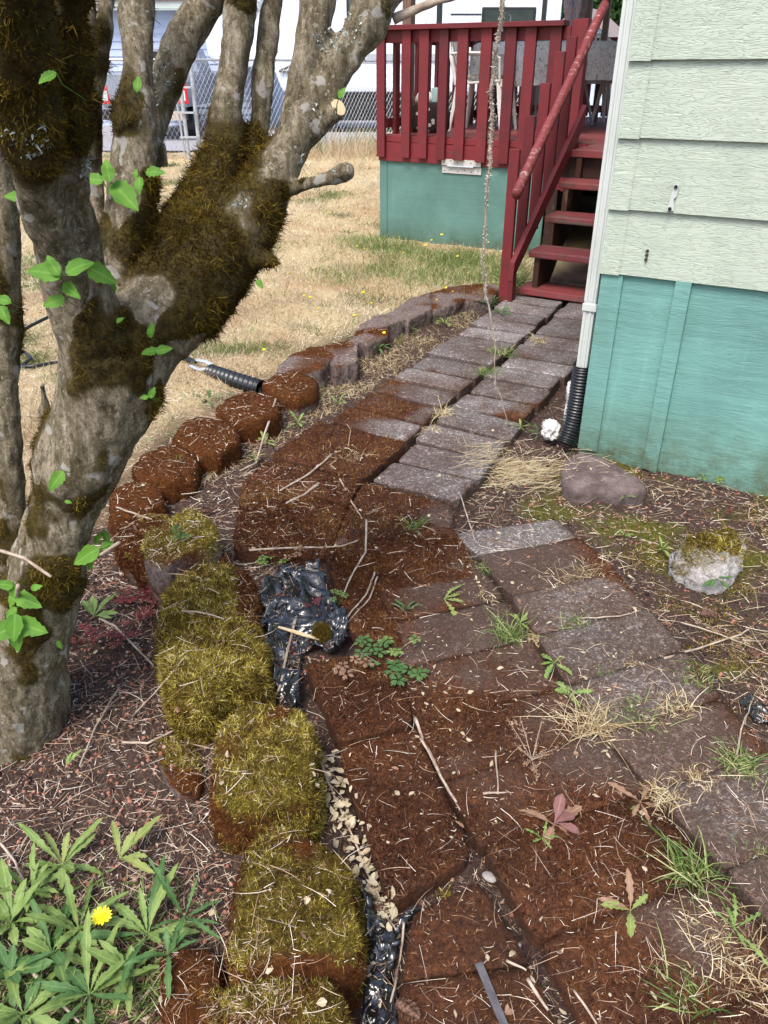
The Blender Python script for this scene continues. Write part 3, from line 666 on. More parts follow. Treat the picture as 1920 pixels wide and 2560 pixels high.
stone([(1445, 1180), (1500, 1158), (1560, 1140), (1600, 1150), (1628, 1185), (1600, 1215), (1560, 1240), (1500, 1240), (1455, 1215)], .085, 'speckled granite rock half covered in yellow moss, right of the path', .36, .95, .9, rough=.018, name='granite_rock', mat='paleg', group=None, cat='rock', mlen=.011, gfun=lambda c: .4+0*c[:, 0])

# ================================================================ HOUSE (right)
hu, hv = -.835, 3.17
house = empty('house', W(hu, hv, 0), -YAW)
tag(house, 'house corner with pale green lap siding over teal painted skirting, filling the right side', 'house')
HL = lambda u, v, z: (u-hu, v-hv, z)
mb = MB()                                      # lapped boards: butt edges stand out at the bottom
zs = [.797, 1.037, 1.283, 1.528, 1.773, 2.018, 2.263, 2.508, 2.75]
for a, b in zip(zs[:-1], zs[1:]):
    mb.add([(-.004, -.024, a), (5, -.024, a), (5, -.008, b+.012), (-.004, -.008, b+.012), (-.004, .03, a), (5, .03, a), (5, .03, b+.012), (-.004, .03, b+.012)],
           [(0, 1, 2, 3), (4, 7, 6, 5), (0, 4, 5, 1), (3, 2, 6, 7), (0, 3, 7, 4), (1, 5, 6, 2)])
mb.build('siding', M['siding'], house)
mb = MB()
for a, b in zip(zs[:-1], zs[1:]):              # metal corner cap on each course
    mb.add([(-.006, -.0285, a-.004), (.072, -.0285, a-.004), (.072, -.0125, b+.006), (-.006, -.0125, b+.006), (-.006, .07, a-.004), (-.006, .07, b+.006), (-.009, -.030, a-.004), (.072, -.026, a-.004)],
           [(0, 1, 2, 3), (4, 0, 3, 5)])
mb.build('corner_cap', M['siding'], house)
mb = MB()
for a, b in zip(zs[:-1], zs[1:]):
    mb.add([(-.004, .07, a), (-.004, 7, a), (.012, 7, b+.01), (.012, .07, b+.01)], [(0, 1, 2, 3)])
mb.build('side_siding', M['siding'], house)
mb = MB(); mb.box((.004, -.004, -.06), (5, .02, .797)); mb.build('skirting', M['teal'], house)
mb = MB(); mb.box((.004, .02, -.06), (.02, 7, .797)); mb.build('side_skirting', M['teal'], house)
mb = MB(); mb.box((.0, -.016, .02), (.088, -.006, .795)); mb.box((.0, -.016, .02), (.004, .08, .795)); mb.build('corner_board', M['teal'], house, bev=.002)
mb = MB(); mb.prism([(.293, -.024, .0), (.355, -.024, -.02), (.349, -.024, .798), (.290, -.024, .800)], (0, .019, 0)); mb.build('batten', M['teal'], house, bev=.002)
mb = MB(); mb.prism([(.222, -.0300, 1.135), (.240, -.0300, 1.137), (.239, -.0300, 1.095), (.230, -.0300, 1.085), (.238, -.0300, 1.045), (.213, -.0300, 1.044), (.216, -.0300, 1.075)], (0, .004, 0))
br = mb.build('bracket', M['white'], house, bev=.001)
mb = MB()
for x, z in ((.231, 1.128), (.223, 1.052)):
    mb = MB(); mb.tube([(x, -.0305, z), (x, -.036, z)], .0065, 8); mb.build('screw', M['black'], br)
for z in (.895, .879, .863):
    mb = MB(); mb.tube([(.166, -.022, z), (.166, -.030, z)], .0058, 8); mb.build('screw_head', simple('rusty_screw', [(.05, .03, .02)], 50, .7, 0) if z > .89 else bpy.data.materials['rusty_screw'], house)
mb = MB(); mb.box((-.3, -.35, 2.75), (5.3, 7, 2.80)); mb.build('eave', M['white'], house)
mb = MB(); mb.add([(-.3, -.35, 2.8), (5.3, -.35, 2.8), (5.3, 3.5, 4.3), (-.3, 3.5, 4.3), (-.3, 7, 2.8), (5.3, 7, 2.8)], [(0, 1, 2, 3), (3, 2, 5, 4), (0, 3, 4)]); mb.build('roof', simple('brown_shingles', [(.10, .07, .06), (.2, .15, .13)], 30, .9, .5), house)
# downspout
dsp = empty('downspout', W(-.872, 3.2, .365), -YAW); tag(dsp, 'white metal downspout down the house corner, ending in a black corrugated pipe', 'downspout')
mb = MB(); xs = [-.026, -.018, -.012, -.002, .004, .012, .018, .026]
pts = [(-.026, -.02), (-.014, -.02), (-.011, -.015), (-.004, -.015), (-.001, -.02), (.010, -.02), (.013, -.015), (.018, -.015), (.024, -.02), (.026, .02), (-.026, .02)]
mb.prism([(x, y, .30) for x, y in pts], (0, 0, 2.1)); mb.build('upper_pipe', M['white'], dsp)
mb = MB(); mb.prism([(x*.92, y*.92, .0) for x, y in pts], (0, 0, .36)); mb.build('lower_pipe', M['white'], dsp)
mb = MB(); mb.box((-.030, -.024, .262), (.030, .024, .292)); mb.build('strap', M['white'], dsp, bev=.002)
# corrugated drain pipe
def corrugated(name, pts, R, pitch, label, mat='black'):
    P = [Vector(p) for p in pts]; L = [0]
    for a, b in zip(P[:-1], P[1:]): L.append(L[-1]+(b-a).length)
    n = int(L[-1]/pitch)*4; Q = []; rr = []
    def at(s):
        for i in range(len(L)-1):
            if s <= L[i+1]+1e-9:
                t = (s-L[i])/(L[i+1]-L[i]); return P[i].lerp(P[i+1], t)
        return P[-1]
    for k in range(n+1):
        s = L[-1]*k/n
        q = (at(max(0, s-R*.8))+at(s)*2+at(min(L[-1], s+R*.8)))/4
        Q.append(q); rr.append(R*(1 if k % 4 in (0, 1) else .80))
    mb = MB(); mb.tube(Q, rr, 20, cap=False); o = mb.build(name, M[mat], world=P[0]); o.data.shade_smooth()
    s = o.modifiers.new('wall', 'SOLIDIFY'); s.thickness = .003
    return tag(o, label, 'drain pipe')
b0 = W(-.872, 3.195, .40); e0 = G(1412, 1112, .035)
corrugated('drain_pipe', [b0, b0+np.array([0, 0, -.10]), b0*.93+e0*.07+np.array([0, 0, -.17]), b0*.75+e0*.25-np.array([0, 0, .17]), b0*.35+e0*.65-np.array([0, 0, .09]), e0], .042, .0145, 'black corrugated drain pipe standing under the white downspout')

# ================================================================ DECK
dk = empty('deck', W(-4.07, 6.9, 0), -YAW); tag(dk, 'raised red painted wooden deck with a teal plywood skirting', 'deck')
def dl(u, v, z): return (u+4.07, v-6.9, z)
def dbox(mb, u0, v0, z0, u1, v1, z1): mb.box(dl(u0, v0, z0), dl(u1, v1, z1))
FZ = .965; VB = 10.9
mb = MB(); dbox(mb, -4.07, 6.925, -.03, -2.42, 6.945, .745)
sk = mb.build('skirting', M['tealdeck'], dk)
mb = MB(); dbox(mb, -4.09, 6.92, -.03, -4.071, VB, .745); mb.build('side_skirting', M['tealdeck'], dk)  # unseen side panel, added to keep light out from under the deck
mb = MB(); dbox(mb, -4.07, VB-.03, -.03, -.87, VB, .92); mb.build('back_light_block', M['darkwood'], dk)  # unseen panel closing the back, added so the deck's underside stays dark
mb = MB(); dbox(mb, -2.40, 6.93, -.03, -2.31, 7.02, .92); mb.build('support_post', M['darkwood'], dk)
mb = MB(); dbox(mb, -4.07, 6.918, -.03, -4.01, 6.9245, .745); mb.build('corner_strip', M['tealdeck'], dk)
mb = MB(); dbox(mb, -4.09, 6.90, .745, -2.10, 6.924, .905); mb.build('rim_board', M['redh'], dk, bev=.002)
mb = MB(); dbox(mb, -4.09, 6.905, .909, -2.10, 6.935, .960); mb.build('edge_board', M['redh'], dk, bev=.003)
mb = MB(); dbox(mb, -4.095, 6.925, .745, -4.0705, VB, .93); mb.build('side_rim', M['redh'], dk)
mb = MB(); dbox(mb, -2.15, 6.36, .76, -.9, 6.39, .915); mb.build('step_joist', M['darkwood'], dk)
mb = MB(); v = 6.30
mb2 = MB()
while v < VB:
    u0 = -4.07 if v > 6.92 else -2.03
    dbox(mb, u0, v, .925, -.87, v+.135, FZ); v += .141
mb.build('floor', M['tread'], dk, bev=.003)
# rails
for u in (-4.05, -3.787, -3.612, -3.425, -3.245, -3.03, -2.815, -2.645, -2.435):
    mb = MB(); j = jit(.006); dbox(mb, u-.045+j, 6.862, .785+jit(.006), u+.045-j*.3, 6.898, 1.79); mb.build('baluster', M['red'], dk, bev=.002)
mb = MB(); dbox(mb, -4.11, 6.82, 1.792, -2.365, 6.965, 1.830); mb.build('top_rail', M['redh'], dk, bev=.004)
mb = MB(); dbox(mb, -4.07, 6.90, 1.700, -2.33, 6.94, 1.7905); mb.build('sub_rail', M['redh'], dk, bev=.002)
mb = MB(); dbox(mb, -2.315, 6.87, .60, -2.245, 6.955, 1.835); mb.build('newel_post', M['red'], dk, bev=.003)
mb = MB(); dbox(mb, -2.243, 6.80, .60, -2.165, 6.885, 1.835); mb.build('newel_post', M['red'], dk, bev=.003)
# side and back rails
def railrun(axis_, a, b, fixed, step, zt=1.83):
    mb = MB()
    if axis_ == 'v': dbox(mb, fixed-.06, a, zt-.038, fixed+.06, b, zt)
    else: dbox(mb, a, fixed-.06, zt-.038, b, fixed+.06, zt)
    mb.build('top_rail', M['redh'], dk, bev=.004)
    for z0, z1 in ((zt-.13, zt-.04), (1.02, 1.10)):
        mb = MB()
        if axis_ == 'v': dbox(mb, fixed-.018, a, z0, fixed+.018, b, z1)
        else: dbox(mb, a, fixed-.018, z0, b, fixed+.018, z1)
        mb.build('cross_rail', M['redh'], dk, bev=.002)
    t = a+step*.6
    while t < b:
        mb = MB()
        if axis_ == 'v': dbox(mb, fixed+.02, t-.04, .79 if fixed < -4 else 1.0, fixed+.052, t+.04, zt-.04)
        else: dbox(mb, t-.04, fixed-.052, .98, t+.04, fixed-.02, zt-.04)
        mb.build('baluster', M['red'], dk); t += step
railrun('v', 6.97, VB-.06, -4.05, .21)
railrun('u', -4.0, -.9, VB-.08, .25)
hg = MB(); dbox(hg, -3.42, 6.894, .738, -3.03, 6.8985, .79); dbox(hg, -3.42, 6.912, .672, -3.03, 6.9165, .731)
ho = hg.build('hinge', simple('worn_hinge', [(.45, .42, .40), (.62, .60, .57)], 14, .5, .1, metal=.3), dk)
hb = MB(); hb.tube([dl(-3.36, 6.893, .733), dl(-3.10, 6.893, .733)], .009, 10); hb.build('hinge_barrel', M['galv'], ho)
for i in range(6):
    for z, vv in ((.765+.012*(i % 2), 6.8935), (.690+.014*(i % 2), 6.9115)):
        hb = MB(); hb.tube([dl(-3.395+i*.067, vv, z), dl(-3.395+i*.067, vv+.002, z)], .006, 8); hb.build('screw_hole', M['black'], ho)

# ================================================================ STAIRS
stair = empty('staircase', W(-2.04, 5.5, 0), -YAW); tag(stair, 'red wooden stairs with open risers and a sloping handrail, beside the house corner', 'stairs')
def sl_(u, v, z): return (u+2.04, v-5.5, z)
for v, z in ((5.53, .357), (5.80, .561), (6.05, .768)):
    mb = MB(); mb.box(sl_(-2.015, v, z-.05), sl_(-1.0, v+.275, z)); mb.build('tread', M['tread'], stair, bev=.012)
mb = MB(); mb.box(sl_(-2.015, 6.295, .915), sl_(-1.0, 6.42, .9685)); mb.build('tread', M['tread'], stair, bev=.006)
mb = MB(); mb.prism([sl_(-2.058, 5.275, .185), sl_(-2.058, 5.285, .315), sl_(-2.058, 6.54, 1.262), sl_(-2.058, 6.54, 1.115)], (.038, 0, 0)); mb.build('stringer', M['redh'], stair, bev=.003)
mb = MB(); mb.prism([sl_(-2.05, 5.28, .0), sl_(-2.05, 5.28, .25), sl_(-2.05, 5.33, .27), sl_(-2.05, 5.36, .0)], (.03, 0, 0)); mb.build('foot_board', M['red'], stair)
for u in (-1.955, -1.15):
    mb = MB(); q = [(5.56, .0), (5.56, .306), (5.80, .306), (5.80, .51), (6.05, .51), (6.05, .717), (6.30, .717), (6.30, .91), (6.40, .91), (6.40, .62), (5.75, .0)]
    mb.prism([sl_(u-.02, a, b) for a, b in q], (.04, 0, 0)); mb.build('carriage', M['darkwood'], stair)
for v, z0, z1 in ((5.325, .02, 1.035), (5.56, .30, 1.225), (5.80, .46, 1.415), (6.04, .66, 1.605), (6.26, .80, 1.70)):
    mb = MB(); mb.box(sl_(-2.132, v-.018, z0), sl_(-2.060, v+.018, z1)); mb.build('baluster', M['red'], stair, bev=.003)
mb = MB(); a = Vector(sl_(-2.022, 5.21, .765)); b = Vector(sl_(-2.022, 6.70, 1.905)); n = 12
mb.tube([a.lerp(b, i/n)+Vector((0, 0, .006*math.sin(i*.7))) for i in range(n+1)], [.033*(1+.03*math.sin(i*2.1)) for i in range(n+1)], 12, ell=1.15); h = mb.build('handrail', M['rail'], stair)
h.data.shade_smooth()
sb = MB(); sb.box((-.46, -.14, 0), (.47, .14, .045)); stp = sb.build('step_board', M['tread'], None, loc=W(-1.60, 5.63, .045), rz=-YAW-.03, bev=.006)
tag(stp, 'red painted board lying flat at the foot of the stairs', 'step')

# ================================================================ TREE
def limb_tree(name, chains, org, label, vox=.0058, blobs=(), tufts=26000, lich=()):
    mb = MB()
    for ch in chains:
        P, R = [], []
        for a, b in zip(ch[:-1], ch[1:]):
            pa, pb = Vector(D(*a[:3])), Vector(D(*b[:3])); ra, rb = rad(*a), rad(*b)
            for k in range(4):
                t = k/4; P.append(pa.lerp(pb, t)); R.append(ra*(1-t)+rb*t)
        P.append(Vector(D(*ch[-1][:3]))); R.append(rad(*ch[-1]))
        Q = [P[0]]+[(P[i-1]+P[i]*2+P[i+1])/4 for i in range(1, len(P)-1)]+[P[-1]]
        Q = [(Q[max(i-1, 0)]+Q[i]*2+Q[min(i+1, len(Q)-1)])/4 if 0 < i < len(Q)-1 else Q[i] for i in range(len(Q))]
        mb.tube(Q, R, 14)
    root = empty(name, org); o = mb.build('trunk', M['bark'], root, world=org)
    m = o.modifiers.new('r', 'REMESH'); m.mode = 'VOXEL'; m.voxel_size = vox
    m = o.modifiers.new('s', 'SMOOTH'); m.iterations = 4; m.factor = .5
    dg = bpy.context.evaluated_depsgraph_get(); me = bpy.data.meshes.new_from_object(o.evaluated_get(dg)); o.modifiers.clear(); o.data = me; me.name = 'trunk'
    co = get_co(me); no = np.array([v.normal[:] for v in me.vertices]); wp = co+np.array(org)
    st_ = wp*np.array([1, 1, .3])
    dsp = .0065*vnoise(wp, 12, 3)+.0055*vnoise(st_, 34, 7)+.0028*vnoise(st_, 80, 1)+.0018*vnoise(wp, 70, 4)
    co = co+no*dsp[:, None]; me.vertices.foreach_set('co', co.astype(np.float32).ravel()); me.update(); me.materials.clear(); me.materials.append(M['bark']); me.shade_smooth()
    ms = .27+.14*np.clip((1.05-wp[:, 2])/.3, 0, 1)*np.clip((wp[:, 2]-.25)/.2, 0, 1)+.40*vnoise(wp, 10, 11)+.30*vnoise(wp*np.array([1, 1, .6]), 26, 2)
    for x, y, d, r, k in blobs:
        c = D(x, y, d); ms = ms+k*np.exp(-np.sum((wp-c)**2, 1)/r**2)
    ms = ms-.12+.85*vnoise(wp*np.array([1, 1, .7]), 11, 41)*(ms > .40)+.40*vnoise(wp, 30, 17)*(ms > .35); ms = np.clip(ms, 0, 1); set_attr(me, 'moss', ms)
    raise_ = np.clip((ms-.5)*2, 0, 1)*(.006+.006*vnoise(wp, 38, 23)); co = co+no*raise_[:, None]; me.vertices.foreach_set('co', co.astype(np.float32).ravel()); me.update()
    n = tufts; Pp, Nn, at = tri_sample(o, n*3); k = at['moss']+rng.normal(0, .20, len(Pp)) > .66; Pp, Nn, a = Pp[k][:n], Nn[k][:n], at['moss'][k][:n]
    clump = vnoise((Pp+np.array(org)), 28, 8)
    L = np.clip(.0045+.005*(a-.5)*2+.006*clump, .0025, .016)*rng.uniform(.6, 1.3, len(Pp))*np.clip((Pp[:, 1]+org[1])/1.6, .35, 1.2)**1.5
    d = unit(Nn+rng.normal(0, .8, Pp.shape)); wq = Pp+np.array(org); r = np.clip(.45+.30*clump+.3*vnoise(wq, 8, 5)+np.clip((1.0-wq[:, 0]*0-wq[:, 1]*0-wq[:, 2])*0, 0, 0)+rng.normal(0, .2, len(Pp)), 0, 1)
    blades('bark_moss', Pp-Nn*.001, d, L, .0017, rng.normal(0, .7, Pp.shape), M['treemoss'], root, rnd=r, segs=3, kind='stuff')
    # lichen frills
    LP = []
    for x, y, dd, r in lich:
        c = D(x, y, dd)-np.array(org); dist = np.linalg.norm(Pp*0+0, axis=1) if False else None
        P2, N2, _ = tri_sample(o, 60000); q = np.linalg.norm(P2-c, axis=1) < r*(1+.5*vnoise(P2+np.array(org), 45, 3)); q &= vnoise(P2+np.array(org), 60, 13) > -.15; LP.append((P2[q][:900], N2[q][:900]))
    if LP:
        P2 = np.concatenate([a for a, b in LP]); N2 = np.concatenate([b for a, b in LP])
        blades('lichen', P2, unit(N2+rng.normal(0, .8, P2.shape)), rng.uniform(.003, .009, len(P2)), .0035, rng.normal(0, .3, P2.shape), M['lichen'], root, kind='stuff')
    tag(root, label, 'tree')
    return root, o
main = [
 [(8, 1930, 1.50, 365), (5, 1800, 1.50, 325), (52, 1650, 1.49, 225), (95, 1500, 1.48, 195), (150, 1330, 1.48, 160), (172, 1230, 1.48, 170), (195, 1150, 1.48, 215), (248, 1040, 1.48, 225), (285, 940, 1.48, 250), (280, 860, 1.48, 250)],
 [(255, 900, 1.46, 190), (190, 750, 1.42, 145), (145, 620, 1.36, 122), (98, 480, 1.28, 118), (76, 330, 1.2, 128), (56, 170, 1.12, 145), (36, 0, 1.05, 160), (20, -150, 1.0, 165), (0, -500, .95, 200)],
 [(270, 880, 1.46, 120), (235, 720, 1.42, 88), (207, 600, 1.38, 80), (185, 450, 1.32, 78), (172, 300, 1.26, 85), (160, 150, 1.2, 95), (172, 0, 1.15, 108), (185, -160, 1.12, 108)],
 [(265, 840, 1.54, 90), (243, 600, 1.6, 62), (222, 330, 1.66, 56), (238, 180, 1.72, 50), (262, 0, 1.78, 48), (285, -150, 1.8, 44)],
 [(228, 400, 1.62, 50), (203, 250, 1.62, 45), (208, 100, 1.66, 46), (216, -80, 1.7, 46)],
 [(285, 860, 1.52, 130), (297, 680, 1.55, 100), (322, 480, 1.58, 105), (338, 347, 1.6, 105), (345, 174, 1.62, 86), (346, 0, 1.65, 92), (350, -160, 1.66, 88)],
 [(322, 640, 1.60, 80), (360, 420, 1.68, 74), (392, 290, 1.72, 72), (424, 174, 1.75, 78), (482, 58, 1.78, 82), (530, -20, 1.8, 88), (620, -140, 1.85, 80)],
 [(300, 920, 1.50, 230), (400, 770, 1.54, 215), (470, 650, 1.6, 200), (525, 540, 1.65, 160), (556, 440, 1.68, 96), (566, 330, 1.7, 80), (580, 174, 1.72, 74), (607, 0, 1.75, 74), (625, -160, 1.78, 70)],
 [(540, 620, 1.66, 140), (616, 480, 1.71, 100), (645, 347, 1.74, 68), (665, 174, 1.76, 56), (681, 0, 1.8, 54), (692, -150, 1.8, 50)],
 [(380, 820, 1.52, 220), (475, 720, 1.56, 225), (560, 620, 1.6, 180), (640, 510, 1.64, 140), (700, 415, 1.66, 108), (735, 330, 1.68, 88), (762, 174, 1.7, 88), (800, 0, 1.73, 92), (830, -160, 1.75, 86)],
 [(705, 430, 1.66, 100), (752, 310, 1.68, 92), (818, 205, 1.7, 96), (898, 95, 1.72, 104), (960, -30, 1.74, 115), (1030, -160, 1.76, 110)],
 [(752, 355, 1.68, 56), (805, 305, 1.67, 48), (843, 272, 1.66, 45)],
 [(696, 480, 1.64, 36), (780, 455, 1.62, 30), (838, 440, 1.61, 28), (872, 427, 1.6, 30)],
 [(600, 625, 1.58, 60), (655, 648, 1.56, 40), (688, 652, 1.55, 18)],
 [(104, 960, 1.74, 20), (110, 1020, 1.75, 34), (120, 1090, 1.75, 34), (112, 1180, 1.72, 46), (110, 1300, 1.66, 90), (60, 1500, 1.6, 120)],
]
blobs = [(215, 1260, 1.42, .05, .45), (150, 1500, 1.40, .06, .5), (110, 1440, 1.40, .05, .5), (300, 960, 1.4, .06, .4), (250, 1130, 1.4, .07, .35), (470, 560, 1.6, .10, .8), (560, 480, 1.66, .10, .8), (640, 440, 1.7, .07, .7), (480, 740, 1.5, .10, .6), (400, 600, 1.55, .08, .6), (600, 360, 1.7, .06, .4), (650, 380, 1.7, .07, .6),
         (60, 100, 1.05, .16, .6), (120, 260, 1.15, .14, .55), (60, 330, 1.12, .08, .4), (220, 160, 1.7, .05, .7), (215, 290, 1.62, .05, .6), (330, 190, 1.6, .05, .35), (300, 50, 1.6, .05, .5), (240, 430, 1.62, .06, .4), (240, 940, 1.42, .12, .35), (290, 860, 1.4, .07, .5),
         (80, 1440, 1.42, .09, .35), (90, 1580, 1.4, .06, .2), (30, 1720, 1.35, .09, .55), (120, 1230, 1.5, .09, .4), (550, 680, 1.55, .08, .6), (740, 60, 1.7, .05, -.5), (300, 1050, 1.4, .08, -.35), (90, 1800, 1.4, .10, -.5), (170, 1700, 1.4, .10, -.6), (760, 250, 1.65, .10, -.35), (340, 500, 1.5, .07, -.4), (395, 735, 1.46, .07, -1.0), (330, 1180, 1.4, .05, -.4), (190, 600, 1.3, .08, -.3)]
tree, trunk_o = limb_tree('tree', main, tuple(G(20, 1830, 0)), 'old many stemmed tree with mossy lichened limbs filling the left of the view', blobs=blobs, tufts=110000,
      lich=[(410, 180, 1.70, .035), (380, 220, 1.69, .03), (850, 90, 1.68, .04), (610, 520, 1.60, .035), (575, 560, 1.58, .02), (60, 350, 1.15, .035), (80, 380, 1.15, .02), (740, 400, 1.65, .012), (800, 290, 1.66, .02), (830, 440, 1.6, .02), (640, 30, 1.7, .01), (205, 400, 1.3, .02)])
NF0 = len(BF); to_bvh(trunk_o, Matrix.Translation(tree.location)); NF1 = len(BF)
def cut_end(x, y, d, wpx, ax, name='cut_end'):
    c = D(x, y, d); r = rad(x, y, d, wpx); mb = MB(); a = Vector(ax).normalized(); mb.tube([Vector(c)-a*.012, Vector(c)+a*.0015], r, 16); o = mb.build(name, simple('cut_wood', [(.55, .40, .22), (.72, .57, .36)], 60, .7, .2) if 'cut_wood' not in bpy.data.materials else bpy.data.materials['cut_wood'], tree, world=tree.location)
cut_end(846, 269, 1.655, 40, (.55, -.6, .45))
stem2 = [[(40, 1760, 1.78, 130), (34, 1600, 1.76, 110), (26, 1400, 1.75, 90), (20, 1200, 1.75, 72), (16, 1000, 1.75, 68), (8, 800, 1.75, 76), (4, 640, 1.75, 84), (0, 500, 1.76, 86), (-12, 300, 1.77, 80), (-30, 50, 1.8, 76), (-40, -200, 1.8, 70)]]
t2, t2o = limb_tree('tree', stem2, tuple(D(40, 1760, 1.78)*np.array([1, 1, 0])), 'slimmer mossy trunk cut off by the left edge, behind the big tree', blobs=[(10, 560, 1.7, .12, .6), (10, 750, 1.7, .1, .5), (20, 1180, 1.7, .08, .4), (40, 1350, 1.7, .1, .5), (20, 1080, 1.7, .08, -.5)], tufts=22000)
# leaves sprouting from the trunk
LV = [(116, 191, 45, 200), (344, 209, 34, 80), (229, 448, 50, 170), (268, 425, 50, 100), (312, 486, 88, -35), (347, 463, 40, -90), (387, 429, 44, 5), (338, 434, 22, 90), (35, 492, 45, 180), (855, 231, 26, 60),
      (110, 679, 76, 165), (130, 664, 50, 120), (195, 664, 66, 30), (254, 684, 74, -20), (278, 712, 44, -50), (178, 725, 50, -30), (134, 755, 50, 200), (378, 825, 34, 80), (373, 880, 36, 190), (408, 875, 38, 10), (649, 710, 24, -60), (380, 981, 26, 70), (360, 994, 20, 190), (139, 1202, 52, 230), (5, 747, 40, 150), (10, 786, 45, -60), (300, 799, 20, 40), (170, 1254, 16, 0),
      (264, 1340, 30, 110), (213, 1388, 64, 200), (222, 1405, 40, -90), (268, 1364, 34, 20), (90, 1467, 28, 30), (10, 1463, 40, 170), (31, 1474, 36, 100), (31, 1500, 38, 240), (70, 1501, 64, -10), (27, 1532, 32, 220), (74, 1570, 76, -15), (35, 1570, 64, -90), (41, 1597, 58, -80), (10, 1577, 74, 200), (148, 1613, 22, -60), (245, 1345, 30, 60)]
dgv = BVHTree.FromPolygons(BV, BF)
for x, y, L, an in LV:
    r = Vector(ray(x, y)).normalized(); hit = dgv.ray_cast(Vector((0, 0, H)), r)
    d = hit[0].y if hit[0] is not None and hit[0].y < 2.1 else 1.55
    d = d-.05-random.uniform(0, .05); c = Vector(D(x, y, d)); zc = d/ray(x, y)[1]; Lm = L*zc/F*1.15
    a = math.radians(an); right = Vector((1, 0, 0)); upv = Vector((0, st, ct)); dr = right*math.cos(a)+upv*math.sin(a)+Vector((0, -.25, 0)); nrm = Vector((random.uniform(-.4, .4), -1, .75))
    mb = MB(); leaf_strip(mb, c-dr.normalized()*Lm*.5, dr, nrm, Lm, Lm*.62, lobes=5, depth=.16, droop=.18, fold=.22, n=12, peak=.38)
    b_ = c-dr.normalized()*Lm*.5; mb.tube([b_, b_+Vector((random.uniform(-.006, .006), .02, -.012)), b_+Vector((random.uniform(-.01, .01), .06, -.03))], .0009, 4)
    o = mb.build('leaf', M['leaf'], tree, world=tree.location); fin_leaf(o, mb)
# cut stubs and bare sprouts on the trunk
def twig(name, pts, r0, r1, mat='twig', parent=None, org=None, seg=6, wob=.0):
    mb = MB(); P = [Vector(p) for p in pts]; Q = []
    for a, b in zip(P[:-1], P[1:]):
        for k in range(5): q = a.lerp(b, k/5); Q.append(q+Vector((mnoise.noise(q*31), mnoise.noise(q*37+Vector((5, 0, 0))), mnoise.noise(q*29+Vector((0, 9, 0)))))*wob)
    Q.append(P[-1]); n = len(Q)
    mb.tube(Q, [(r0+(r1-r0)*i/(n-1))*(1+.18*mnoise.noise(Q[i]*60)) for i in range(n)], seg)
    o = mb.build(name, M[mat], parent, world=org if org is not None else P[0]); o.data.shade_smooth(); return o
for pts, w0 in (([(245, 1392, 1.38), (298, 1356, 1.34)], 13), ([(-20, 1370, 1.36), (60, 1395, 1.33), (128, 1442, 1.30)], 12), ([(55, 1440, 1.36), (57, 1405, 1.34)], 14), ([(42, 1500, 1.36), (45, 1464, 1.30)], 15), ([(20, 1585, 1.4), (45, 1630, 1.33)], 8), ([(150, 520, 1.2), (130, 470, 1.15)], 0)):
    if w0: r_ = rad(*pts[0], w0)*.8; twig('shoot', [D(*p) for p in pts], r_, r_*.8, 'twig', tree, tree.location)
# hanging lichen covered twig and the branch end above the rail
hang = [(1262, -60, 1.30), (1255, 30, 1.3), (1240, 130, 1.31), (1230, 230, 1.32), (1228, 340, 1.33), (1222, 420, 1.33), (1214, 520, 1.34), (1206, 640, 1.35), (1214, 740, 1.36), (1236, 850, 1.37), (1240, 960, 1.38), (1262, 1030, 1.39), (1275, 1062, 1.4)]
hr = empty('hanging_twig', D(1228, 340, 1.33)); tag(hr, 'thin lichen crusted twig hanging down in front of the deck and path', 'twig')
tw = twig('stem', [D(*p) for p in hang], .0034, .0009, 'twig', hr, hr.location, wob=.004); Pp, Nn, _ = tri_sample(tw, 2600); wz = Pp[:, 2]+hr.location.z; k = (vnoise(Pp+np.array(hr.location), 38, 3)+(wz-1.0)*1.2 > .1); Pp, Nn = Pp[k], Nn[k]
blades('twig_lichen', Pp, unit(Nn+rng.normal(0, .7, Pp.shape)), rng.uniform(.001, .0035, len(Pp)), .0018, rng.normal(0, .3, Pp.shape), M['lichent'], hr, kind='stuff')
bt = twig('branch_end', [D(985, 48, 1.75), D(1040, 30, 1.74), D(1090, 5, 1.73), D(1150, -12, 1.72)], .010, .0055, 'twig', tree, tree.location, wob=.005)

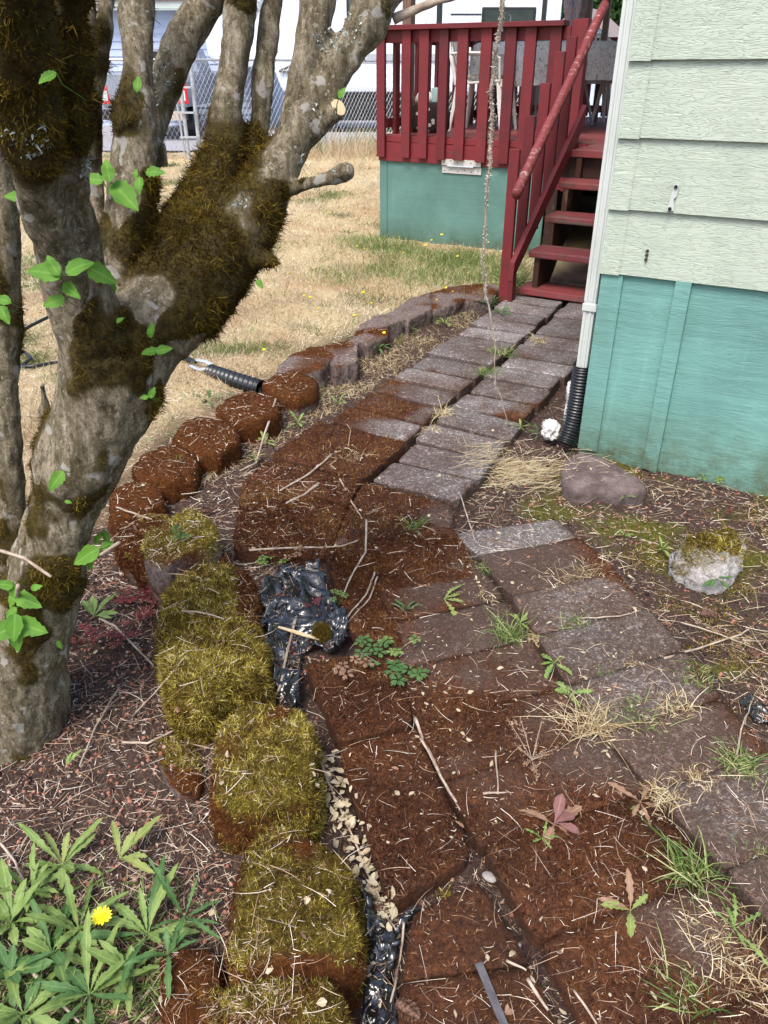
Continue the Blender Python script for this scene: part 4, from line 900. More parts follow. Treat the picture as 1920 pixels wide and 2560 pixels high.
# ================================================================ FENCE AND THINGS BEYOND
fn = empty('chain_link_fence', (-3.55, 15.7, 0)); tag(fn, 'grey chain link fence with a top rail across the far end of the lawn', 'fence')
M['wire'] = simple('fence_wire', [(.42, .44, .46), (.60, .62, .65)], 10, .45, 0, metal=.4)
runs = [((-10, 15.2), (-3.62, 15.65)), ((-3.42, 15.72), (4.2, 21.0))]
mb = MB(); zt, zb = 1.66, .10; wr = .0024
for a, b in runs:
    a, b = Vector((*a, 0)), Vector((*b, 0)); L = (b-a).length; d = (b-a)/L; hgt = zt-zb; s = .085
    nrm = d.cross(Vector((0, 0, 1)))
    def wire(s0, z0, s1, z1, off):
        p = a+d*s0+Vector((0, 0, z0)); q = a+d*s1+Vector((0, 0, z1)); t = (q-p).normalized(); e = t.cross(nrm)*wr
        p, q = p+nrm*off, q+nrm*off
        mb.add([p-e, p+e, p+nrm*wr*2, q-e, q+e, q+nrm*wr*2], [(0, 1, 4, 3), (1, 2, 5, 4), (2, 0, 3, 5)])
    k = -hgt*.62; run_ = hgt*.62
    while k < L:
        for sg in (1, -1):
            s0, s1 = (k, k+run_) if sg > 0 else (k+run_, k); z0, z1 = zb, zt
            if s0 > s1: s0, s1, z0, z1 = s1, s0, z1, z0
            if s1 > 0 and s0 < L:
                if s0 < 0: z0 += (z1-z0)*(-s0)/(s1-s0); s0 = 0
                if s1 > L: z1 = z0+(z1-z0)*(L-s0)/(s1-s0); s1 = L
                wire(s0, z0, s1, z1, sg*.002)
        k += s
    k = 0
    while k < L:                                 # twisted ends along the top
        p = a+d*k+Vector((0, 0, zt)); mb.tube([p, p+Vector((0, 0, .045))], .003, 3); k += s
ch = mb.build('chain_mesh', M['wire'], fn, world=fn.location)
def post(x, y, h=1.70, r=.03):
    mb = MB(); mb.tube([(x, y, 0), (x, y, h)], r, 10); mb.lathe([(r*1.2, 0), (r*1.1, .03), (.005, .05)], 10, (x, y, h)); mb.build('post', M['galv'], fn, world=fn.location)
for x, y in ((-3.42, 15.72), (-3.62, 15.65), (-6.2, 15.47), (-9.0, 15.27), (-1.2, 17.27), (1.3, 19.0), (3.6, 20.6)): post(x, y, r=.034 if abs(x+3.5) < .2 else .024)
for a, b in runs:
    mb = MB(); mb.tube([(*a, 1.64), (*b, 1.64)], .020, 8); mb.build('top_rail', M['galv'], fn, world=fn.location)
gt = empty('fence_gate', (-3.62, 15.68, 0))
mb = MB(); mb.tube([(-3.68, 15.62, .12), (-3.74, 15.62, 1.55)], .018, 8)
mb.build('gate_frame', M['galv'], gt, world=gt.location)
mb = MB()
for z in (.4, .8, 1.2): mb.box((-3.72, 15.58, z), (-3.42, 15.66, z+.03))
mb.build('hinge_band', M['galv'], gt, world=gt.location); tag(gt, 'narrow galvanised gate frame hinged beside the chain link fence post', 'gate')
# blue house with lap siding
M['blue'] = simple('pale_blue_siding', [(.40, .47, .62), (.47, .54, .69)], 3, .6, .05)
bh = empty('blue_house', (-7.2, 25, 0)); tag(bh, 'pale blue lap sided house with a white eave beyond the fence at left', 'house')
mb = MB(); z = 0
while z < 2.85:
    mb.add([(-9, -.03, z), (4.0, -.03, z), (4.0, 0, z+.19), (-9, 0, z+.19), (-9, 0, z), (4.0, 0, z)], [(0, 1, 2, 3), (0, 4, 5, 1)]); z += .18
mb.build('wall', M['blue'], bh)
mb = MB(); mb.box((3.9, .0, 0), (4.0, 7, 2.9)); mb.build('side_wall', M['blue'], bh)
mb = MB(); mb.box((-9.5, -.55, 2.95), (4.4, -.45, 3.12)); mb.box((-9.5, -.5, 2.86), (4.4, .05, 2.90)); mb.build('eave', M['white'], bh)
mb = MB(); mb.prism([(-9.6, -.6, 3.12), (-9.6, 4, 4.8), (-9.6, 4, 4.7), (-9.6, -.6, 3.06)], (14.1, 0, 0)); mb.build('roof', bpy.data.materials['brown_shingles'], bh)
mb = MB(); mb.box((-2.1, -.07, .9), (-1.0, -.03, 2.2)); wf = mb.build('window', M['white'], bh)
mb = MB(); mb.box((-2.0, -.08, 1.0), (-1.1, -.072, 2.1)); mb.build('pane', M['black'], wf)
# pickup truck, seen from behind through the fence
M['truckp'] = simple('silver_blue_paint', [(.22, .25, .32), (.30, .33, .40)], 2, .25, 0, spec=.6, metal=.3)
tk = empty('pickup_truck', (-5.36, 19.5, 0)); tag(tk, 'silver blue pickup truck with a red tail lamp behind the fence', 'truck')
mb = MB()
prof = [(-.95, .75), (-.98, .95), (-.96, 1.25), (-.90, 1.42), (.90, 1.42), (.96, 1.25), (.98, .95), (.95, .75)]
mb.prism([(x, 0, z) for x, z in prof], (0, 2.1, 0)); mb.prism([(x, 2.1, z) for x, z in prof], (0, 2.9, 0))
cab = [(-.88, 1.42), (-.70, 1.95), (.70, 1.95), (.88, 1.42)]
mb.prism([(x, 2.0, z) for x, z in cab], (0, 1.6, 0)); mb.build('body', M['truckp'], tk, bev=.03)
mb = MB(); mb.prism([(-.62, 1.985, 1.50), (-.55, 1.985, 1.86), (.55, 1.985, 1.86), (.62, 1.985, 1.50)], (0, .012, 0)); mb.build('rear_window', M['black'], tk)
M['redlamp'] = simple('red_lamp_lens', [(.50, .01, .02), (.6, .02, .03)], 20, .15, 0, spec=.6)
for sx in (-1, 1):
    mb = MB(); mb.prism([(sx*.99, -.02, .82), (sx*.97, -.02, 1.32), (sx*.92, -.02, 1.36), (sx*.80, -.02, 1.20), (sx*.76, -.02, .82)], (0, .05, 0)); l = mb.build('tail_lamp', M['redlamp'], tk, bev=.008)
    mb = MB(); mb.box((sx*.80, -.026, .88), (sx*.93, -.021, 1.08)); mb.build('reverse_lamp', M['white'], l)
mb = MB(); mb.box((-.95, -.16, .50), (.95, -.02, .72)); mb.build('bumper', M['black'], tk, bev=.03)
M['plate'] = simple('tan_plate', [(.42, .33, .26), (.50, .42, .36)], 6, .5, 0)
mb = MB(); mb.box((.58, -.18, .50), (.92, -.163, .68)); mb.build('step_pad', M['plate'], tk)
for sx in (-1, 1):
    for y in (.95, 4.0):
        mb = MB(); mb.lathe([(.10, -.12), (.33, -.12), (.37, -.07), (.37, .07), (.33, .12), (.10, .12)], 24); o = mb.build('wheel', M['black'], tk, smooth=False); o.location = (sx*.83, y, .37); o.rotation_euler = (0, math.pi/2, 0)
# fifth wheel trailer
M['trailer'] = simple('white_trailer_skin', [(.66, .70, .78), (.74, .78, .86)], 1.2, .3, 0, spec=.5)
tr = empty('camper_trailer', (0, 22, 0)); tag(tr, 'long white camper trailer with a rounded nose and dark window parked beyond the fence', 'trailer')
mb = MB(); nose = []
q = [(-2.55, .98), (4.28, .98), (4.28, 3.6), (-3.2, 3.6), (-4.05, 3.3), (-4.42, 2.5), (-4.35, 1.75), (-4.1, 1.55), (-2.75, 1.5)]
mb.prism([(x, 0, z) for x, z in q], (0, 2.5, 0)); mb.build('body', M['trailer'], tr, bev=.12)
mb = MB(); mb.box((-.6, -.012, 1.62), (4.2, -.002, 1.82)); mb.build('stripe', M['galv'], tr)
mb = MB(); mb.box((2.35, -.03, 2.22), (3.65, -.001, 2.78)); wf = mb.build('window', M['black'], tr, bev=.02)
M['glass'] = simple('dark_tinted_glass', [(.02, .035, .03), (.045, .06, .055)], 3, .08, 0, spec=.8)
mb = MB(); mb.box((2.42, -.038, 2.28), (3.58, -.031, 2.72)); mb.build('pane', M['glass'], wf)
mb = MB(); mb.box((1.6, -.012, 2.62), (2.34, -.002, 2.65)); mb.build('trim_line', M['black'], tr)
for x in (-1.9, .25, 1.0):
    mb = MB(); mb.prism([(x, -.012, 1.0), (x+.012, -.012, 1.0), (x+.012, -.012, 3.4), (x, -.012, 3.4)], (0, .008, 0)); mb.build('seam', M['galv'], tr)
mb = MB(); mb.box((-.9, -.05, 2.45), (-.2, -.001, 3.3)); wf = mb.build('window', M['black'], tr, bev=.02)
mb = MB(); mb.box((-.84, -.06, 2.5), (-.26, -.051, 3.25)); mb.build('pane', M['glass'], wf)
mb = MB()
for k in range(3): mb.prism([(-3.9+k*.16, -.014, 1.8), (-3.85+k*.16, -.014, 1.8), (-3.2+k*.3, -.014, 3.4), (-3.3+k*.3, -.014, 3.4)], (0, .01, 0))
mb.build('side_decal', simple('grey_decal', [(.32, .36, .42), (.38, .42, .48)], 4, .4, 0), tr)
mb = MB(); mb.tube([(-2.6, -.06, 1.45), (-1.2, -.08, 2.0)], .03, 6); mb.tube([(-2.6, -.06, 1.45), (-1.0, -.08, 1.42)], .03, 6); mb.build('awning_arm', M['black'], tr)
mb = MB(); mb.box((-2.5, .1, .35), (4.2, 2.3, .985)); mb.build('underframe', M['black'], tr)
for x in (.6, 1.5):
    for y in (.25, 2.2):
        mb = MB(); mb.lathe([(.10, -.11), (.33, -.11), (.36, -.06), (.36, .06), (.33, .11), (.10, .11)], 20); o = mb.build('wheel', M['black'], tr); o.location = (x, y, .36); o.rotation_euler = (math.pi/2, 0, 0)
# shed with shingled roof
M['shedroof'] = simple('weathered_shingles', [(.17, .14, .13), (.27, .23, .22), (.36, .22, .17)], 5, .9, .5, 40)
M['shedblue'] = simple('pale_shed_paint', [(.50, .58, .72), (.58, .65, .78)], 3, .6, .05)
sh = empty('garden_shed', (5.15, 24, 0), math.radians(-24)); tag(sh, 'pale blue garden shed with a brown shingle roof behind the deck', 'shed')
mb = MB()
mb.prism([(-.95, 0, 0), (.95, 0, 0), (.95, 0, 2.1), (0, 0, 2.82), (-.95, 0, 2.1)], (0, 3, 0)); mb.build('wall', M['shedblue'], sh)
mb = MB(); mb.prism([(-1.15, -.2, 1.98), (0, -.2, 2.86), (1.15, -.2, 1.98), (1.15, -.2, 2.06), (0, -.2, 2.95), (-1.15, -.2, 2.06)], (0, 3.5, 0)); mb.build('roof', M['shedroof'], sh)
mb = MB()
for k in range(9): mb.box((-.93+k*.22, -.012, 0), (-.915+k*.22, -.001, 2.1))
mb.build('batten', M['blue'], sh)
mb = MB(); mb.box((-.5, -.03, .1), (.5, -.013, 2.0)); dr = mb.build('door', M['blue'], sh, bev=.005)
mb = MB(); mb.box((-.2, -.045, 1.25), (.2, -.031, 1.75)); mb.build('door_window', M['galv'], dr)
# trees far behind
M['farleaf'] = by_attr('far_foliage', [(0, (.012, .03, .010)), (.5, (.035, .085, .02)), (1, (.10, .19, .05))], .7, .2, .2)
def far_tree(x, y, h, r, label, n=9000, sp=.16):
    root = empty('broadleaf_tree', (x, y, 0)); mb = MB(); mb.tube([(0, 0, 0), (.1, 0, h*.4), (0, .1, h*.8)], [.22, .16, .06], 8)
    for k in range(6):
        a = k*1.05; mb.tube([(0, 0, h*(.3+.06*k)), (r*.6*math.cos(a), r*.6*math.sin(a), h*(.5+.06*k))], [.08, .02], 6)
    mb.build('trunk', M['darkwood'], root)
    cl = rng.normal(size=(60, 3)); cl = unit(cl)*rng.uniform(.3, 1, (60, 1))*np.array([r, r, h*.42])+np.array([0, 0, h*.6])
    P = cl[rng.integers(0, 60, n)]+rng.normal(0, r*.15, (n, 3)); d = unit(rng.normal(size=(n, 3)))
    blades('crown', P, d, sp, sp*.6, rng.normal(0, .2, (n, 3)), M['farleaf'], root, kind=None)
    tag(root, label, 'tree')
far_tree(7.2, 33, 7.5, 3.0, 'dark leafy tree behind the garden shed', 14000, .22)
far_tree(5.6, 30.5, 6.0, 1.6, 'narrow green tree between the trailer and the shed', 9000, .18)
far_tree(-12.5, 34, 8, 3.2, 'tree behind the blue house', 6000, .22)
# drum shaped rubber thing on the lawn by the fence
mb = MB(); mb.lathe([(.0, 0), (.14, 0), (.155, .04), (.15, .30), (.135, .38), (.05, .42), (.0, .42)], 18); o = mb.build('black_bucket', M['black'], loc=tuple(G(398, 418, .03)), smooth=True, rz=0); o.rotation_euler = (0.1, .06, 0)
tag(o, 'black rubber bucket standing on the lawn beside the tree limbs, near the fence', 'bucket')

# ================================================================ ON THE DECK
def deck_thing(name, u, v, rot, label, cat, group=None):
    return tag(empty(name, W(u, v, FZ), -YAW+rot), label, cat, group)
def chair(u, v, rot, label):
    """moulded plastic armchair facing local +x"""
    r = deck_thing('plastic_chair', u, v, rot, label, 'chair', 'white plastic chairs on the deck'); m = M['plastic_white']
    mb = MB(); mb.prism([(-.22, -.23, .40), (.24, -.25, .43), (.26, 0, .425), (.24, .25, .43), (-.22, .23, .40)], (0, 0, .02)); mb.box((.225, -.25, .385), (.245, .25, .43)); mb.build('seat', m, r, bev=.006)
    for sx, sy in ((1, 1), (1, -1), (-1, 1), (-1, -1)):
        mb = MB(); x0 = .21 if sx > 0 else -.20; mb.tube([(x0, sy*.22, .42), (x0+sx*.03, sy*.25, .2), (x0+sx*.06, sy*.27, 0)], [.032, .026, .019], 8, ell=.7); mb.build('leg', m, r)
    mb = MB(); mb.tube([(-.22, -.23, .40), (-.27, -.23, .60), (-.33, -.19, .80), (-.36, -.08, .88), (-.36, .08, .88), (-.33, .19, .80), (-.27, .23, .60), (-.22, .23, .40)], .019, 8)
    for k in range(-3, 4):
        y = k*.052; mb.prism([(-.22, y-.014, .44), (-.22, y+.014, .44), (-.355, y+.012, .87-.25*y*y*8), (-.355, y-.012, .87-.25*y*y*8)], (.008, 0, .003))
    mb.build('backrest', m, r)
    for sy in (1, -1):
        mb = MB(); mb.tube([(-.29, sy*.22, .66), (-.1, sy*.27, .665), (.14, sy*.28, .66), (.21, sy*.26, .62), (.22, sy*.245, .43)], [.02, .024, .024, .022, .02], 8, ell=.6); mb.build('armrest', m, r)
    mb = MB(); mb.box((-.2, -.2, .4505), (.2, .2, .485)); mb.build('cushion', simple('dark_floral_cushion', [(.03, .03, .025), (.16, .14, .12), (.4, .38, .34)], 26, .9, .2) if 'dark_floral_cushion' not in bpy.data.materials else bpy.data.materials['dark_floral_cushion'], r, bev=.014)
    return r
chair(-3.50, 7.95, .12, 'white plastic chair at the left end of the clothed table')
chair(-2.58, 9.80, math.pi-.1, 'white plastic chair on the right, next to the house wall')
chair(-3.15, 10.1, -1.4, 'white plastic chair behind the clothed table, mostly hidden')
# table with printed cloth
tb = deck_thing('patio_table', -3.2, 8.95, 0, 'patio table with thin metal legs under the printed cloth', 'table')
mb = MB(); mb.lathe([(.0, .73), (.62, .73), (.64, .745), (.62, .76), (0, .76)], 32, sx=1.25); mb.build('table_top', M['galv'], tb)
for k in range(4):
    a = math.pi/4+k*math.pi/2; mb = MB(); mb.tube([(.3*math.cos(a), .3*math.sin(a), .73), (.58*math.cos(a), .5*math.sin(a), 0)], .016, 8); mb.build('leg', M['galv'], tb)
def cloth_mat():
    m, nt, bs = new_mat('printed_tablecloth'); v = coords(nt); base = (.56, .56, .54)
    wv = N(nt, 'ShaderNodeTexVoronoi', feature='DISTANCE_TO_EDGE'); wv.inputs['Scale'].default_value = 22; nt.links.new(v, wv.inputs['Vector'])
    ring = ramp(nt, noise_(nt, v, 26, 3, .6, 1.2), [(.50, 0), (.52, 1), (.54, 1), (.56, 0)])
    gate = ramp(nt, noise_(nt, v, 7, 2), [(.42, 0), (.50, 1)])
    mp = N(nt, 'ShaderNodeMapping'); mp.inputs['Scale'].default_value = (60, 60, 12); nt.links.new(v, mp.inputs['Vector'])
    tx = ramp(nt, noise_(nt, mp.outputs[0], 1, 3, .8), [(.60, 0), (.63, 1)])
    f = mix(nt, gate, tx, ring); nt.links.new(mix(nt, N_math(nt, 'MULTIPLY', f, .85), base, (.07, .07, .07)), bs.inputs['Base Color']); bs.inputs['Roughness'].default_value = .8
    return m
mb = MB(); n = 96; vs = []; lv = [(0, .772), (.5, .774), (.66, .770), (.69, .74), (.70, .62), (.71, .50), (.72, .41)]
for j, (r, z) in enumerate(lv):
    for k in range(n):
        a = 2*math.pi*k/n; f = max(0, j-2)/4; rr = r*(1+f*.05*math.sin(a*11)+f*.03*math.sin(a*17+1)); vs.append((rr*1.22*math.cos(a), rr*math.sin(a), z-(.03*math.sin(3*a+.6)*f)))
mb.add(vs, [(j*n+k, j*n+(k+1) % n, (j+1)*n+(k+1) % n, (j+1)*n+k) for j in range(len(lv)-1) for k in range(n)])
cl = mb.build('tablecloth', cloth_mat(), loc=tuple(W(-3.2, 8.95, FZ)), rz=-YAW, smooth=True); tag(cl, 'white cloth printed with black doodles draped over the patio table', 'tablecloth')
# spray bottle on the table
bo = empty('spray_bottle', W(-3.55, 8.62, FZ+.776), -YAW); tag(bo, 'pale teal pump bottle standing on the table behind the rail', 'bottle')
M['mint'] = simple('mint_plastic', [(.35, .50, .48), (.42, .56, .54)], 4, .35, 0)
mb = MB(); mb.lathe([(.0, 0), (.05, 0), (.052, .01), (.05, .13), (.03, .155), (.016, .165), (.016, .18), (0, .18)], 16); mb.build('bottle_body', M['mint'], bo, smooth=True)
mb = MB(); mb.lathe([(.0, .18), (.012, .18), (.006, .20), (.006, .225), (.0, .225)], 12); mb.box((-.006, -.035, .222), (.006, .006, .233)); mb.build('pump', M['white'], bo)
# slim black bin with a clear bag
bn = deck_thing('waste_bin', -2.62, 7.75, 0, 'slim black pedestal bin with a clear bag round its rim, behind the balusters', 'bin')
mb = MB(); mb.lathe([(.0, 0), (.16, 0), (.16, .02), (.04, .03), (.038, .36), (0, .36)], 16); mb.build('pedestal', M['black'], bn)
mb = MB(); mb.lathe([(.0, .36), (.12, .36), (.15, .62), (.165, .63), (.165, .66), (.14, .665), (0, .64)], 20); mb.build('bowl', M['black'], bn)
mb = MB(); n = 20; vs = []
for j, (r, z) in enumerate([(.172, .60), (.162, .55), (.165, .45), (.14, .36), (.08, .33)]):
    for k in range(n): a = 2*math.pi*k/n; rr = r*(1+.05*math.sin(5*a+j*2)+.04*math.sin(9*a+j)); vs.append((rr*math.cos(a), rr*math.sin(a), z))
mb.add(vs, [(j*n+k, j*n+(k+1) % n, (j+1)*n+(k+1) % n, (j+1)*n+k) for j in range(4) for k in range(n)]); mb.build('bag', simple('clear_bag', [(.38, .38, .40), (.58, .58, .60)], 24, .3, .3), bn, smooth=True)
# paw print tote
def paw_mat():
    m, nt, bs = new_mat('paw_print_fabric'); v = coords(nt)
    vo = N(nt, 'ShaderNodeTexVoronoi'); vo.inputs['Scale'].default_value = 13; vo.inputs['Randomness'].default_value = .8; nt.links.new(v, vo.inputs['Vector'])
    nt.links.new(mix(nt, ramp(nt, vo.outputs['Distance'], [(.28, 1), (.31, 0)]), (.025, .012, .010), (.55, .50, .42)), bs.inputs['Base Color']); bs.inputs['Roughness'].default_value = .9; return m
bg = deck_thing('tote_bag', -3.80, 7.38, .1, 'dark brown paw print bag stuffed with cloths, behind the left balusters', 'bag'); bg.scale = (.85, .85, .72)
mb = MB(); mb.lathe([(.0, 0), (.20, 0), (.235, .06), (.235, .20), (.20, .32), (.16, .36), (0, .36)], 20, sx=1, sy=.55); b = mb.build('bag_body', paw_mat(), bg, smooth=True)
mb = MB(); mb.lathe([(.0, .34), (.13, .34), (.15, .40), (.10, .47), (.03, .49), (0, .49)], 14, (-.07, 0, 0), sx=.8, sy=.6); o = mb.build('grey_cloth', M['plastic_white'], bg, smooth=True)
mb = MB(); mb.box((.03, -.05, .36), (.10, .03, .53)); mb.build('mint_cloth', M['mint'], bg, bev=.01)
# brown posts of the gazebo
gz = deck_thing('gazebo_frame', -4.0, 7.3, 0, 'brown wooden posts rising above the deck rail', 'gazebo')
for u, v, r_, nm in ((-3.98, 7.25, .045, 'M'), (-3.20, 10.0, .04, 'M'), (-2.98, 10.0, .03, 'M')):
    q = W(u, v, FZ); l = (u+4.0, v-7.3, 0)
    mb = MB(); mb.box((l[0]-r_, l[1]-r_, 0.001), (l[0]+r_, l[1]+r_, 2.6 if v > 8 else .82)); mb.build('post', M['brownwood'], gz, bev=.003)
def post_at(x, d, wpx, label, mat, name='post'):
    c = D(x, 60, d); u, v = UV(c[0], c[1]); r_ = wpx/2*d/ray(x, 60)[1]/F; l = (u+4.0, v-7.3, 0)
    mb = MB(); mb.box((l[0]-r_, l[1]-r_, .001 if v < VB else -FZ), (l[0]+r_, l[1]+r_, 1.75)); mb.build(name, mat, gz, bev=.003)
post_at(1022, 10.6, 24, '', M['brownwood']); post_at(1098, 11.6, 11, '', M['black']); post_at(1358, 12.3, 10, '', M['black'])
mb = MB(); mb.box((-.1, -.2, 1.75), (2.4, 3.4, 1.79)); mb.build('canopy_beam', M['brownwood'], gz)
# folded parasol and purple windsock leaning by the newel
pr = tag(empty('folded_parasol', W(-2.93, 8.75, FZ+.776), -YAW), 'folded striped cloth parasol on a pinkish pole standing on the table', 'parasol')
mb = MB(); mb.lathe([(0, 0), (.03, 0), (.025, .03), (0, .03)], 10); mb.tube([(0, 0, .02), (0, 0, .6)], .014, 8); mb.build('pole', simple('pinkish_pole', [(.42, .24, .20), (.55, .36, .32)], 12, .5, 0), pr)
mb = MB(); n = 24; vs = []
for j, (r, z) in enumerate([(.02, .12), (.075, .17), (.10, .30), (.095, .5), (.05, .85), (.02, 1.0)]):
    for k in range(n): a = 2*math.pi*k/n; rr = r*(1+.22*math.sin(a*6)); vs.append((rr*math.cos(a), rr*math.sin(a), z))
mb.add(vs, [(j*n+k, j*n+(k+1) % n, (j+1)*n+(k+1) % n, (j+1)*n+k) for j in range(5) for k in range(n)]); mb.build('canopy', simple('striped_canvas', [(.5, .45, .46), (.34, .10, .12), (.5, .47, .45), (.16, .16, .26), (.5, .46, .46)], 26, .9, .1, stretch=(3, 3, .4)), pr, smooth=True)
ws = deck_thing('purple_flag', float(UV(*D(1442, 60, 11.3)[:2])[0]), float(UV(*D(1442, 60, 11.3)[:2])[1]), 0, 'furled purple cloth on a pole beside the folded parasol', 'flag')
mb = MB(); mb.tube([(0, 0, 0), (0, 0, 1.95)], .01, 6); mb.build('pole', M['brownwood'], ws)
mb = MB(); mb.lathe([(.01, .86), (.05, .92), (.055, 1.1), (.03, 1.5), (.01, 1.6)], 10, (.0, 0, 0)); mb.build('cloth', simple('purple_cloth', [(.07, .01, .16), (.12, .02, .24)], 8, .8, .2), ws, smooth=True)

# ================================================================ BLACK PLASTIC, RUBBISH, METAL STRIP
def sheet_mat():
    m, nt, bs = new_mat('black_sheeting'); v = coords(nt)
    nt.links.new(ramp(nt, noise_(nt, v, 12, 3), [(.3, (.006, .0065, .007)), (.7, (.018, .019, .021))]), bs.inputs['Base Color'])
    r = ramp(nt, noise_(nt, v, 25, 3), [(.3, .10), (.7, .28)]); nt.links.new(r, bs.inputs['Roughness']); bs.inputs['Specular IOR Level'].default_value = .9
    bump(nt, bs, noise_(nt, v, 11, 2, .5, 2.6), .5, .02); return m
M['sheet'] = sheet_mat()
def sheet(poly, label, z0=.008, amp=.03, mat='sheet', n=46, f=14, hi=.03, cat='plastic sheet', name='plastic_sheet', mound=0.0):
    P = np.array([G(x, y, z0+.01)[:2] for x, y in poly]); cen = P.mean(0); lo, hi_ = P.min(0), P.max(0)
    def inside(q):
        c = False; j = len(P)-1
        for i in range(len(P)):
            if (P[i][1] > q[1]) != (P[j][1] > q[1]) and q[0] < (P[j][0]-P[i][0])*(q[1]-P[i][1])/(P[j][1]-P[i][1]+1e-12)+P[i][0]: c = not c
            j = i
        return c
    mb = MB(); ids = {}; s = max(hi_-lo)/n
    def vid(i, j):
        if (i, j) not in ids:
            x, y = lo[0]+i*s, lo[1]+j*s; q = Vector((x*f, y*f, 3.3)); wv = mnoise.noise_vector(q)*.6
            a = 1-abs(mnoise.noise(q+wv))*2; b_ = 1-abs(mnoise.noise((q+wv)*2.3+Vector((7, 1, 0))))*2
            z = z0+amp*(max(0, a)**2*.9+.4*max(0, b_)**2)+mound*max(0, 1-((x-cen[0])**2+(y-cen[1])**2)/(max(hi_-lo)/2)**2)
            ids[(i, j)] = len(mb.v); mb.v.append((x+wv[0]*.006, y+wv[1]*.006, z))
        return ids[(i, j)]
    for i in range(n+1):
        for j in range(n+1):
            if inside((lo[0]+(i+.5)*s, lo[1]+(j+.5)*s)): mb.f.append((vid(i, j), vid(i+1, j), vid(i+1, j+1), vid(i, j+1)))
    o = mb.build(name, M[mat], world=(cen[0], cen[1], 0), smooth=True); m = o.modifiers.new('t', 'SOLIDIFY'); m.thickness = .0008
    to_bvh(o, Matrix.Translation(o.location)); return tag(o, label, cat)
sheet([(697, 1440), (800, 1425), (822, 1490), (862, 1540), (875, 1600), (850, 1650), (800, 1620), (752, 1625), (748, 1672), (752, 1790), (705, 1800), (683, 1690), (640, 1600), (652, 1505)], 'crumpled black plastic sheet between the biggest mossy stone and the rusty slabs', .010, .062, f=7.5, n=90)
sheet([(895, 2190), (925, 2200), (935, 2290), (985, 2330), (1045, 2265), (1062, 2270), (1010, 2330), (978, 2430), (1000, 2600), (910, 2600), (905, 2440), (925, 2380)], 'strip of black plastic right of the nearest bright mossy stone', .01, .03, n=60, f=16)
sheet([(1850, 1745), (1885, 1730), (1960, 1760), (1960, 1815), (1890, 1800)], 'scrap of black plastic at the right edge in the soil', .006, .012, n=30)
M['whitebag'] = simple('white_crumpled_plastic', [(.50, .46, .42), (.68, .66, .63)], 12, .5, .6, 30)
def crumple(c, ax, seed, label, name='plastic_bag', mat='whitebag', cat='plastic bag'):
    bm = bmesh.new(); bmesh.ops.create_icosphere(bm, subdivisions=4, radius=1)
    for v in bm.verts:
        p = v.co.copy(); q = p*1.6+Vector((seed, 0, 0)); q2 = q+mnoise.noise_vector(q*1.5)*.5; k = .85-abs(mnoise.noise(q2))*.8+.10*(1-abs(mnoise.noise(q2*2.2))*2)
        v.co = Vector((p.x*ax[0], p.y*ax[1], p.z*ax[2]))*k
    me = bpy.data.meshes.new(name); bm.to_mesh(me); bm.free(); me.materials.append(M[mat]); me.shade_smooth()
    o = bpy.data.objects.new(name, me); C.objects.link(o); o.location = Vector(c); return tag(o, label, cat)
crumple(W(-.925, 3.28, .16), (.035, .05, .20), 3, 'crumpled dirty white plastic wedged behind the black drain pipe')
crumple(W(-.985, 3.22, .05), (.055, .07, .06), 8, 'lower wad of dirty white plastic at the foot of the drain pipe')
crumple(W(-.93, 3.50, .39), (.045, .04, .03), 5, 'small white plastic scrap poking out behind the downspout')
a, b = G(1196, 2408, .054), G(1275, 2600, .054); d_ = (b-a)/np.linalg.norm(b-a); pd = np.cross(d_, [0, 0, 1])*.0075
mb = MB(); mb.prism([a-pd, a+pd, b+pd, b-pd], (0, 0, .003)); o = mb.build('metal_strip', simple('dull_grey_metal', [(.09, .08, .085), (.17, .155, .16)], 30, .5, .2, metal=.5), world=a, bev=.0006); tag(o, 'flat grey metal strip lying on the rusty moss at the bottom edge', 'metal strip')
# black pipe and tool on the lawn
corrugated('drain_pipe', [G(524, 930, .05), G(585, 950, .05), G(655, 972, .035)], .046, .030, 'black corrugated pipe lying on the lawn behind the rusty blocks')
tl = empty('hand_tool', G(490, 905, .06)); tag(tl, 'black hand tool with grey jaws lying by the corrugated pipe', 'tool')
mb = MB(); mb.tube([G(448, 885, .07), G(470, 898, .07), G(490, 905, .065)], [.013, .016, .012], 8); mb.build('handle', M['black'], tl, world=tl.location)
mb = MB(); mb.tube([G(490, 900, .075), G(515, 905, .075), G(532, 915, .06)], [.008, .012, .016], 8); mb.tube([G(475, 915, .06), G(500, 925, .05), G(524, 922, .055)], [.010, .012, .010], 8); mb.build('jaw', M['galv'], tl, world=tl.location)
def tubeobj(name, pts, r, mat, label, cat, seg=8):
    mb = MB(); mb.tube([Vector(p) for p in pts], r, seg); o = mb.build(name, M[mat], world=pts[0], smooth=True); return tag(o, label, cat)
tubeobj('hose', [G(-40, 858, .08), G(40, 838, .09), (G(75, 815, .12)), G(110, 798, .14), G(160, 775, .10), G(220, 770, .06)], .011, 'black', 'black hose lying across the lawn behind the trunk at left', 'hose')
tubeobj('hose', [G(-40, 900, .06), G(30, 885, .07), G(62, 880, .08), G(78, 895, .07), G(60, 910, .06), G(40, 918, .06), G(90, 915, .06), G(150, 905, .05)], .010, 'black', 'looped black cable on the grass beside the left edge', 'cable')

